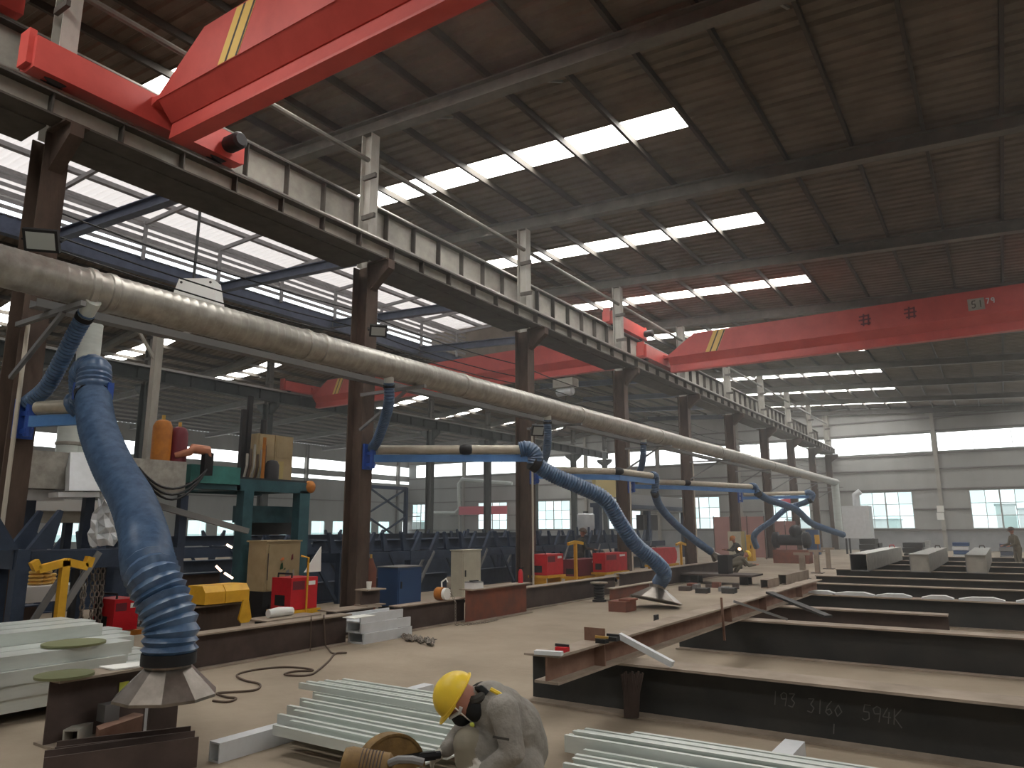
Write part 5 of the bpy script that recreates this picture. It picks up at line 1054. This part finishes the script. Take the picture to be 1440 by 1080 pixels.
gd = thing('column_guard', 'cream painted guard box wrapped round the foot of a column', 'guard', (COLX, CY(5), 0))
MB().box((COLX + .26, CY(5) - .3, 0), (COLX + .30, CY(5) + .3, 1.45)).build('front', 'ochre_sign', gd); MB().box((COLX - .3, CY(5) - .34, 0), (COLX + .3, CY(5) - .3, 1.45)).build('side', 'cabinet_beige', gd); MB().box((COLX + .22, CY(5) + .3, 0), (COLX + .32, CY(5) + .42, 1.48)).build('edge', 'wall_sheet', gd)
p = onz(1051, 790); c = thing('parts_cabinet', 'yellow parts cabinet standing against the pink screen', 'cabinet', (p.x, 37.5, 0))
a, b = ony(1044, 752, 37.5), ony(1057, 752, 37.5); MB().box((a.x, 37.5, 0), (b.x, 38.0, a.z)).build('body', 'yellow_paint', c); MB().box((a.x + .04, 37.48, .1), (b.x - .04, 37.5, a.z - .05)).build('door', 'yellow_paint', c); MB().box((b.x - .1, 37.46, .6), (b.x - .06, 37.48, .75)).build('handle', 'black', c)
# white dust collector
Yd_ = 50.0; d = thing('dust_collector', 'white boxy dust collector under the end of the duct', 'dust collector', (ony(1205, 735, Yd_).x, Yd_ + .6, 0))
a, b = ony(1187, 757, Yd_), ony(1221, 711, Yd_); MB().box((a.x, Yd_, a.z), (b.x, Yd_ + 1.4, b.z)).build('cabinet', 'galv_white', d)
for x in (a.x + .05, b.x - .15):
    for y in (Yd_ + .05, Yd_ + 1.25): MB().box((x, y, 0), (x + .1, y + .1, a.z)).build('leg', 'dark_steel', d)
MB().box((a.x + .3, Yd_ - .02, a.z + .3), (b.x - .3, Yd_, b.z - .4)).build('door', 'galv_white', d)
MB().tube([((a.x + b.x) / 2, Yd_ + .7, b.z), ((a.x + b.x) / 2, Yd_ + .7, b.z + .7), ((a.x + b.x) / 2 + .3, Yd_ + .7, b.z + .9)], .2, 14).build('fan_outlet', 'galv_white', d, True)
# low welding table with bits
t0 = onz(1000, 822); Yt = t0.y; tb = thing('welding_table', 'low steel welding table in front of the crouching welder', 'table', (t0.x, Yt + .4, 0))
a, b = ony(957, 806, Yt), ony(1058, 806, Yt); zt = a.z
MB().box((a.x, Yt, zt - .05), (b.x, Yt + 1.1, zt)).build('top', 'brown_web', tb)
for x in (a.x + .3, b.x - .35): MB().box((x - .12, Yt + .3, 0), (x + .12, Yt + .34, zt - .05)).build('leg', 'mill_web', tb); MB().box((x - .01, Yt + .34, 0), (x + .01, Yt + .7, zt - .05)).build('leg_web', 'mill_web', tb); MB().box((x - .12, Yt + .7, 0), (x + .12, Yt + .74, zt - .05)).build('leg', 'mill_web', tb)
a2, b2 = ony(1010, 803, Yt + .3), ony(1023, 781, Yt + .3); bx = thing('steel_bin', 'open black steel bin on the welding table', 'bin', ((a2.x + b2.x) / 2, Yt + .5, zt))
for q in ((a2.x, Yt + .3, a2.x + .02, Yt + .75), (b2.x - .02, Yt + .3, b2.x, Yt + .75), (a2.x + .02, Yt + .3, b2.x - .02, Yt + .32), (a2.x + .02, Yt + .73, b2.x - .02, Yt + .75)): MB().box((q[0], q[1], zt), (q[2], q[3], b2.z)).build('wall', 'black', bx)
MB().box((a2.x + .02, Yt + .32, zt), (b2.x - .02, Yt + .73, zt + .02)).build('base', 'black', bx)
rnd = random.Random(11)
for k in range(9):
    p = onz(965 + k * 9 + rnd.uniform(-3, 3), 826 + rnd.uniform(0, 8)); w, l, h = rnd.uniform(.1, .3), rnd.uniform(.2, .5), rnd.uniform(.06, .16)
    o = MB().prism([(p.x - w / 2, p.y - l / 2, 0), (p.x + w / 2, p.y - l / 2 + .05, 0), (p.x + w / 2 - .03, p.y + l / 2, 0), (p.x - w / 2 - .03, p.y + l / 2 - .04, 0)], (0, 0, h)).build('steel_offcut', ['brown_web', 'red_rust', 'steel_grey', 'mill_web'][k % 4])
    tag(o, 'rough steel offcut by the welding table, %s counted from the flat hood' % ORD[k], 'offcut', 'offcuts by the welding table')
# box tubes and stands beyond the rusty beam
for k, (x0, x1, yb_, yt, L_, lab) in enumerate(((1095, 1108, 822, 808, 3.0, 'pale square tube with open end beyond the rusty beam'), (1070, 1082, 827, 815, 1.2, 'short pale square tube beside the welding table'))):
    a, b = onz(x0, yb_), onz(x1, yb_); w = b.x - a.x; sq_tube(((a.x + b.x) / 2, a.y, 0), ((a.x + b.x) / 2, a.y + L_, 0), w * 1.0, ony(x0, yt, a.y).z, lab, 'pale square tubes beyond the rusty beam', 'dusty_flange')
for k, (x, y) in enumerate(((1130, 814), (1150, 806), (1166, 800))):
    p = onz(x, y); s = thing('trestle', 'short pale trestle post beyond the rusty beam, %s from the welding table' % ORD[k], 'trestle', p, 'trestle posts')
    MB().box((p.x - .08, p.y - .08, .02), (p.x + .08, p.y + .08, .75)).build('post', 'dusty_flange', s); MB().box((p.x - .25, p.y - .06, .75), (p.x + .25, p.y + .06, .83)).build('head', 'dusty_flange', s); MB().box((p.x - .2, p.y - .2, 0), (p.x + .2, p.y + .2, .02)).build('foot', 'brown_web', s)
p = onz(1115, 792); wn = thing('winch', 'dark heaped winch on a red base near the far windows', 'winch', p)
MB().box((p.x - .8, p.y - .3, 0), (p.x + .8, p.y + .5, .6)).build('base', 'red_rust', wn); MB().lathe((p.x - .9, p.y + .1, 1.05), (1, 0, 0), [(.2, 0), (.38, .1), (.38, .3), (.25, .35), (.25, 1.4), (.38, 1.45), (.38, 1.65), (.2, 1.75)], 14).build('drum', 'dark_steel', wn, True); MB().ball((p.x + .2, p.y + .1, 1.45), .3, 10, 6).build('cable_heap', 'dark_steel', wn, True)
cab = thing('tool_cabinet', 'tall blue tool cabinet against the far end wall', 'cabinet', (ony(1140, 760, 48).x, 48.3, 0)); a, b = ony(1134, 765, 48), ony(1150, 745, 48)
MB().box((a.x, 48, 0), (b.x, 48.5, b.z)).build('body', 'cabinet_blue', cab); MB().box((a.x + .05, 47.98, .1), ((a.x + b.x) / 2 - .01, 48, b.z - .05)).build('door', 'cabinet_blue', cab); MB().box(((a.x + b.x) / 2 + .01, 47.98, .1), (b.x - .05, 48, b.z - .05)).build('door', 'cabinet_blue', cab)
ys_ = thing('warning_sign', 'small yellow sign beside the blue tool cabinet', 'sign', (ony(1149, 758, 46).x, 46, 0)); a, b = ony(1146, 765, 46), ony(1152, 752, 46); MB().box((a.x, 46, a.z), (b.x, 46.03, b.z)).build('board', 'yellow_paint', ys_); MB().box(((a.x + b.x) / 2 - .03, 46.03, 0), ((a.x + b.x) / 2 + .03, 46.08, b.z)).build('post', 'red_rust', ys_)
# dark stacks and bins along the far wall
for k, (x0, x1, yt, Y, mt, lab) in enumerate(((1207, 1230, 757, 40, 'mill_web', 'tall dark steel stack behind the open box column'), (1228, 1236, 763, 41.4, 'mill_web', 'small dark steel stack beside the tall dark stack'), (1268, 1297, 762, 38, 'mill_web', 'dark steel stack between two box columns'), (1299, 1306, 760, 44, 'wall_sheet', 'pale slab pile behind the middle box column'),
                                            (1338, 1362, 762, 46, 'cabinet_blue', 'blue and white stacked bins before the end wall'), (1404, 1424, 764, 46, 'navy_steel', 'dusky blue stacked bins near the olive worker'))):
    a, b = ony(x0, yt, Y), ony(x1, yt, Y); s = thing('steel_stack' if k < 4 else 'bin_stack', lab, 'stack', ((a.x + b.x) / 2, Y, 0)); n = 4; h = a.z / n
    for i in range(n): MB().box((a.x + .03 * (i % 2), Y, i * h), (b.x - .04 * ((i + 1) % 2), Y + 1.2, (i + 1) * h - .03)).build('layer', mt if (k < 4 or i % 2) else 'galv_white' if k == 4 else 'steel_grey', s)
# notices, banners and pipes at the end wall
for k, (y0, y1) in enumerate(((711, 720), (721, 731))):
    a, b = ony(1318, y1, Y_END - .3), ony(1327, y0, Y_END - .3); tag(MB().box((a.x, Y_END - .29, a.z), (b.x, Y_END - .275, b.z)).build('paper_notice', 'paper'), ['upper white notice fixed to the end wall column', 'lower white notice fixed to the end wall column'][k], 'notice', 'notices on the wall column')
a, b = ony(645, 724, 58.6), ony(713, 711, 58.6)
bn = thing('fabric_banner', 'long pink banner stretched before the end windows', 'banner', ((a.x + b.x) / 2, 58.6, a.z)); MB().box((a.x, 58.6, a.z), (b.x, 58.63, b.z)).build('cloth', 'banner_pink', bn)
for x in (a.x, b.x): MB().box((x - .04, 58.64, 0), (x + .04, 58.72, b.z)).build('pole', 'girder_grey', bn)
f = [ony(x, y, 58.6) for x, y in ((1086, 704), (1114, 700), (1114, 713))]; fb_ = thing('fabric_banner', 'pink pennant by the far extractor hose', 'banner', (f[1].x, 58.6, f[2].z)); MB().prism(f, (0, .03, 0)).build('cloth', 'banner_pink', fb_); MB().box((f[1].x, 58.6, 0), (f[1].x + .06, 58.66, f[1].z)).build('pole', 'girder_grey', fb_)
pp_ = [ony(x, y, 58.9) for x, y in ((603, 721), (640, 721), (646, 715), (645, 680), (650, 674), (720, 680))]
pw = thing('steam_pipe', 'bent galvanised pipe beside the pink banner', 'pipe', (pp_[1].x, 58.9, pp_[0].z)); MB().tube(pp_, .17, 10).build('pipe', 'galv_bright', pw, True)
for q in (pp_[2], pp_[4]): MB().ball(q, .2, 10, 8).build('elbow', 'galv_bright', pw, True)
MB().box((pp_[3].x - .05, 58.9, 0), (pp_[3].x + .05, 59.0, pp_[4].z)).build('support', 'girder_grey', pw)
# lattice mast and second gantry in the middle aisle
lm = thing('lattice_mast', 'dark lattice mast beyond the first column in front of the windows', 'mast', base_of(545, -19)); ya, yb2 = onx(518, 720, -19).y, onx(572, 720, -19).y; zt = onx(545, 684, -19).z
for y in (ya, yb2): MB().box((-19, y - .06, 0), (-19.12, y + .06, zt)).build('post', 'rack_navy', lm)
MB().box((-19, ya, zt - .1), (-19.12, yb2, zt + .02)).build('top_rail', 'rack_navy', lm)
for k in range(3):
    z0, z1 = zt * k / 3, zt * (k + 1) / 3; MB().bar((-19.06, ya, z0 + .05), (-19.06, yb2, z1 - .05), .06, .06).build('lattice_bar', 'rack_navy', lm); MB().bar((-19.06, yb2, z0 + .05), (-19.06, ya, z1 - .05), .06, .06).build('lattice_bar', 'rack_navy', lm)
g2 = thing('welding_gantry', 'second welding gantry with grey casing, behind the bright red welder', 'machine', base_of(900, -15.15))
ya, yb2 = onx(842, 700, -15.15).y, onx(965, 700, -15.15).y
for y in (ya, (ya + yb2) / 2, yb2 - .3): MB().box((-15.15, y, 0), (-15.45, y + .28, 2.6)).build('leg', 'rack_navy', g2)
lo, hi = face_box(888, 698, 962, 719, -15.15, .6); MB().box(lo, hi).build('casing', 'steel_grey', g2); MB().box((-15.1, ya, 2.55), (-15.6, yb2, 2.75)).build('top_beam', 'rack_navy', g2)
lo, hi = face_box(838, 672, 868, 698, -15.55, .2); MB().box(lo, hi).build('control_box', 'ochre_sign', g2)
lo, hi = face_box(905, 724, 925, 745, -15.25, .4); MB().box(lo, hi).build('welding_head', 'dark_steel', g2)
for k in range(3): y = onx(896 + k * 14, 690, -15.35).y; MB().box((-15.35, y, 2.75), (-15.45, y + .1, 3.0 + .2 * (k % 2))).build('mast', 'maroon' if k == 0 else 'dark_steel', g2)
tk = thing('flux_tank', 'white tapered flux tank behind the worker in the brown hard hat', 'tank', base_of(824, -13.7)); y = onx(824, 740, -13.7).y; z0, z1 = onx(824, 752, -13.7).z, onx(824, 722, -13.7).z
MB().lathe((-13.7, y, z0), (0, 0, 1), [(.16, 0), (.34, .25), (.34, z1 - z0 - .05), (.28, z1 - z0)], 16).build('hopper', 'galv_white', tk, True); MB().lathe((-13.7, y, z1), (0, 0, 1), [(.1, 0), (.1, .08)], 10).build('cap', 'dark_steel', tk)
for dx, dy in ((-.25, -.25), (.25, -.25), (-.25, .25), (.25, .25)): MB().box((-13.7 + dx - .03, y + dy - .03, 0), (-13.7 + dx + .03, y + dy + .03, z0 + .3)).build('leg', 'rack_navy', tk)
# hoist trolley of the middle crane
hp_ = ony(795, 517, 25.2); tr = MB().box((hp_.x - .45, 24.95, 7.15), (hp_.x + .45, 25.45, 7.5)).build('hoist_trolley', 'girder_grey', c3); MB().lathe((hp_.x - .4, 25.2, 7.0), (1, 0, 0), [(.12, 0), (.17, .03), (.17, .7), (.12, .75)], 14).build('hoist_drum', 'galv_white', tr, True); MB().tube([(hp_.x, 25.2, 6.95), (hp_.x, 25.2, 6.6)], .02, 6).build('hoist_rope', 'dark_steel', tr)

# ------------------------------------------------------------------ thin welding haze filling the halls
hz = MB().box((X_LEFT + .3, 7.0, .02), (X_RIGHT - .1, Y_END - .4, 9.25)).build('haze', 'concrete'); kind(hz)
hm = bpy.data.materials.new('welding_haze'); hm.use_nodes = True; nt = hm.node_tree; nt.nodes.clear(); o = nt.nodes.new('ShaderNodeOutputMaterial'); v = nt.nodes.new('ShaderNodeVolumeScatter')
v.inputs['Color'].default_value = (0.97, 0.97, 0.96, 1); v.inputs['Density'].default_value = HAZE; v.inputs['Anisotropy'].default_value = 0.3; nt.links.new(v.outputs[0], o.inputs['Volume'])
hz.data.materials.clear(); hz.data.materials.append(hm)
